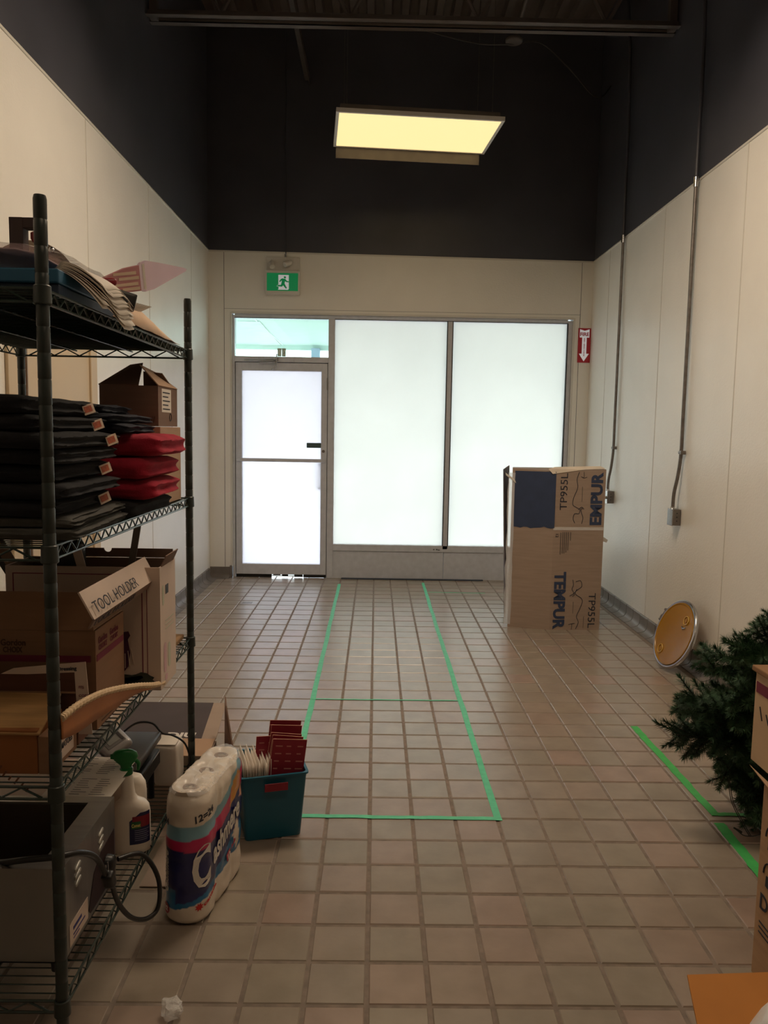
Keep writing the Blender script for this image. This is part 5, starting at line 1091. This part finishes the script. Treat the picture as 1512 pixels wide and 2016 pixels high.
TIPS = [(1.075, 2.72, .35), (1.404, 2.7, .785), (1.30, 2.75, .66), (1.17, 2.68, .23), (1.30, 2.62, .085), (1.126, 2.80, .44), (1.24, 2.86, .56), (1.38, 2.80, .72), (1.50, 2.66, .86), (1.46, 2.75, .80), (1.20, 2.75, .33), (1.28, 2.70, .48), (1.36, 2.66, .58), (1.25, 2.66, .16), (1.36, 2.60, .06), (1.44, 2.55, .12), (1.18, 2.9, .38), (1.33, 2.62, .30), (1.40, 2.58, .42), (1.44, 2.56, .26), (1.42, 2.60, .62), (1.52, 2.55, .55), (1.35, 3.0, .34), (1.5, 3.05, .55), (1.55, 3.12, .30), (1.32, 2.95, .12), (1.75, 3.08, .40), (1.85, 2.95, .55), (1.85, 2.6, .45), (1.7, 2.48, .30), (1.6, 2.45, .16), (1.7, 2.55, .75), (1.56, 2.70, 1.0), (1.68, 2.86, 1.0), (1.24, 2.80, .20), (1.22, 2.72, .40), (1.42, 2.85, .60), (1.48, 2.70, .45), (1.5, 2.9, .2), (1.40, 2.70, .20), (1.46, 2.62, .70), (1.62, 2.75, 1.12), (1.33, 2.76, .40), (1.38, 2.7, .50), (1.30, 2.72, .26), (1.36, 2.68, .14), (1.42, 2.66, .34), (1.45, 2.64, .52), (1.27, 2.84, .46)]
for (x, y, z) in TIPS+[(x+.05*math.sin(i*2.7)+.03, y+.05*math.cos(i*1.9), max(.06, z+.05*math.sin(i*1.3))) for i, (x, y, z) in enumerate(TIPS) if x < 1.6]:
    tip = Vector((x+(.09 if z < .25 else .03 if z < .6 else .01), y, z)); a = Vector((1.62, 2.78, min(.98, max(.10, z-.06+.25*max(0, .3-z))))); d = tip-a; L_ = d.length; d.normalize()
    v = min(range(3), key=lambda i: abs(vars_[i][0]-L_)); k = min(1.25, L_/vars_[v][0]); T = frame(a, d, (0, 0, 1) if abs(d.z) < .9 else (0, 1, 0)) @ Matrix.Rotation(rg.uniform(0, 6.28), 4, 'X') @ Matrix.Scale(k, 4)
    br = bpy.data.objects.new('branch', vars_[v][2]); COL.objects.link(br); br.parent = tr; br.matrix_local = WM[tr].inverted() @ T
    nd = bpy.data.objects.new('needles', vars_[v][1]); COL.objects.link(nd); nd.parent = br; nd['kind'] = 'stuff'
for dx in (0, .006):
    MB().tube(smooth_path([(1.30+dx, 2.70, .22), (1.302+dx, 2.66, .13), (1.33+dx, 2.62, .06), (1.345+dx, 2.60, .03)], 6), .0016, 5).build('light_wire', m_black, parent=tr)
MB().tube(smooth_path([(1.30, 2.61, .05), (1.33, 2.60, .03), (1.39, 2.61, .032), (1.43, 2.63, .07)], 6), .0018, 5).build('light_wire', m_black, parent=tr)
MB().tube([(1.292, 2.61, .055), (1.318, 2.604, .04)], [.003, .005], 8).build('wire_plug', m_black, parent=tr)
# lower carton
m_tan = mat('tan_carton', (182, 146, 112), rough=.8, var=.06, vs=6, stretch=(1, 1, 12))
lc = root('carton', 'tall tan carton with printed handling marks at the right edge', 'box', (1.3, 1.65, 0))
MB().box(1.035, 1.62, 1.36, 1.945, 0, .53, b=.003).build('carton_body', m_tan, parent=lc)
MB().slab([(1.036, 1.37, .528), (1.036, 1.945, .528), (.998, 1.950, .575), (.985, 1.40, .50)], .004).build('flap', m_tan, parent=lc)
FX_ = lambda y, z: frame((1.0345, y, z), (0, -1, 0), (0, 0, 1))
text('DFR', .06, m_ink, lc, FX_(1.925, .20), bold=.001)
for k in range(3): MB().box(1.0338, 1.0346, 1.66-.02*k, 1.92, .16-.014*k, .164-.014*k).build('small_print', m_ink, parent=lc)
for z in (.30, .40):
    for y in (1.89, 1.80):
        b = MB(FX_(y, z)); b.tube([(.035*math.cos(a*PI/8)*.7, .035*math.sin(a*PI/8), .0004) for a in range(9)], .0022, 4); b.build('handling_mark', m_ink, parent=lc)
        for q in range(3): MB(FX_(y, z)).prism([(-.012+.010*q, -.03), (-.004+.010*q, -.03), (-.002+.010*q, .0+.012*q), (-.010+.010*q, .0+.012*q)], .0002, .001).build('handling_mark', m_ink, parent=lc)
# upper carton on it
uc = root('carton', 'cream carton with dark red tape band stacked on the tan carton at the right edge', 'box', (1.36, 1.72, .535))
MB().box(1.066, 1.60, 1.42, 2.085, .536, .80, b=.003).build('carton_body', mat('cream_carton', (204, 174, 140), rough=.8, var=.05, vs=6), parent=uc)
MB().box(1.0645, 1.067, 1.43, 2.075, .735, .765).build('red_band', m_maroon, parent=uc)
MB().box(1.058, 1.61, 1.41, 2.094, .79, .806, b=.003).build('lid_edge', mat('brown_edge', (150, 112, 76), rough=.8), parent=uc)
for k in range(4): MB().tube([(1.0655, 2.05-.035*k, .70-.01*(k % 2)), (1.0655, 2.035-.035*k, .665)], .002, 4).build('scribble', m_ink, parent=uc)
# nearest carton with an orange brown flap and white plastic
nc = root('carton', 'nearest brown carton with orange brown flap at the bottom right corner', 'box', (.80, 1.1, 0))
opencarton(nc, .585, .98, .86, 1.262, 0, .37, m_card, m_cardd)
MB().slab([(.590, 1.262, .37), (.98, 1.262, .37), (.985, 1.405, .402), (.614, 1.384, .402)], .004).build('flap', mat('orange_board', (196, 128, 56), rough=.75, var=.05, vs=10), parent=nc)
wp = root('plastic_bag', 'crumpled white plastic bag in the nearest carton', 'bag', (.78, 1.1, .02))
rounded(Matrix.Translation((.785, 1.082, .305)), .17, .165, .205, .1, 12, .02, 14, 5).build('bag_body', mat('white_bag', (222, 216, 212), rough=.35, var=.03, bump=.6, bs=25), parent=wp, smooth=True)
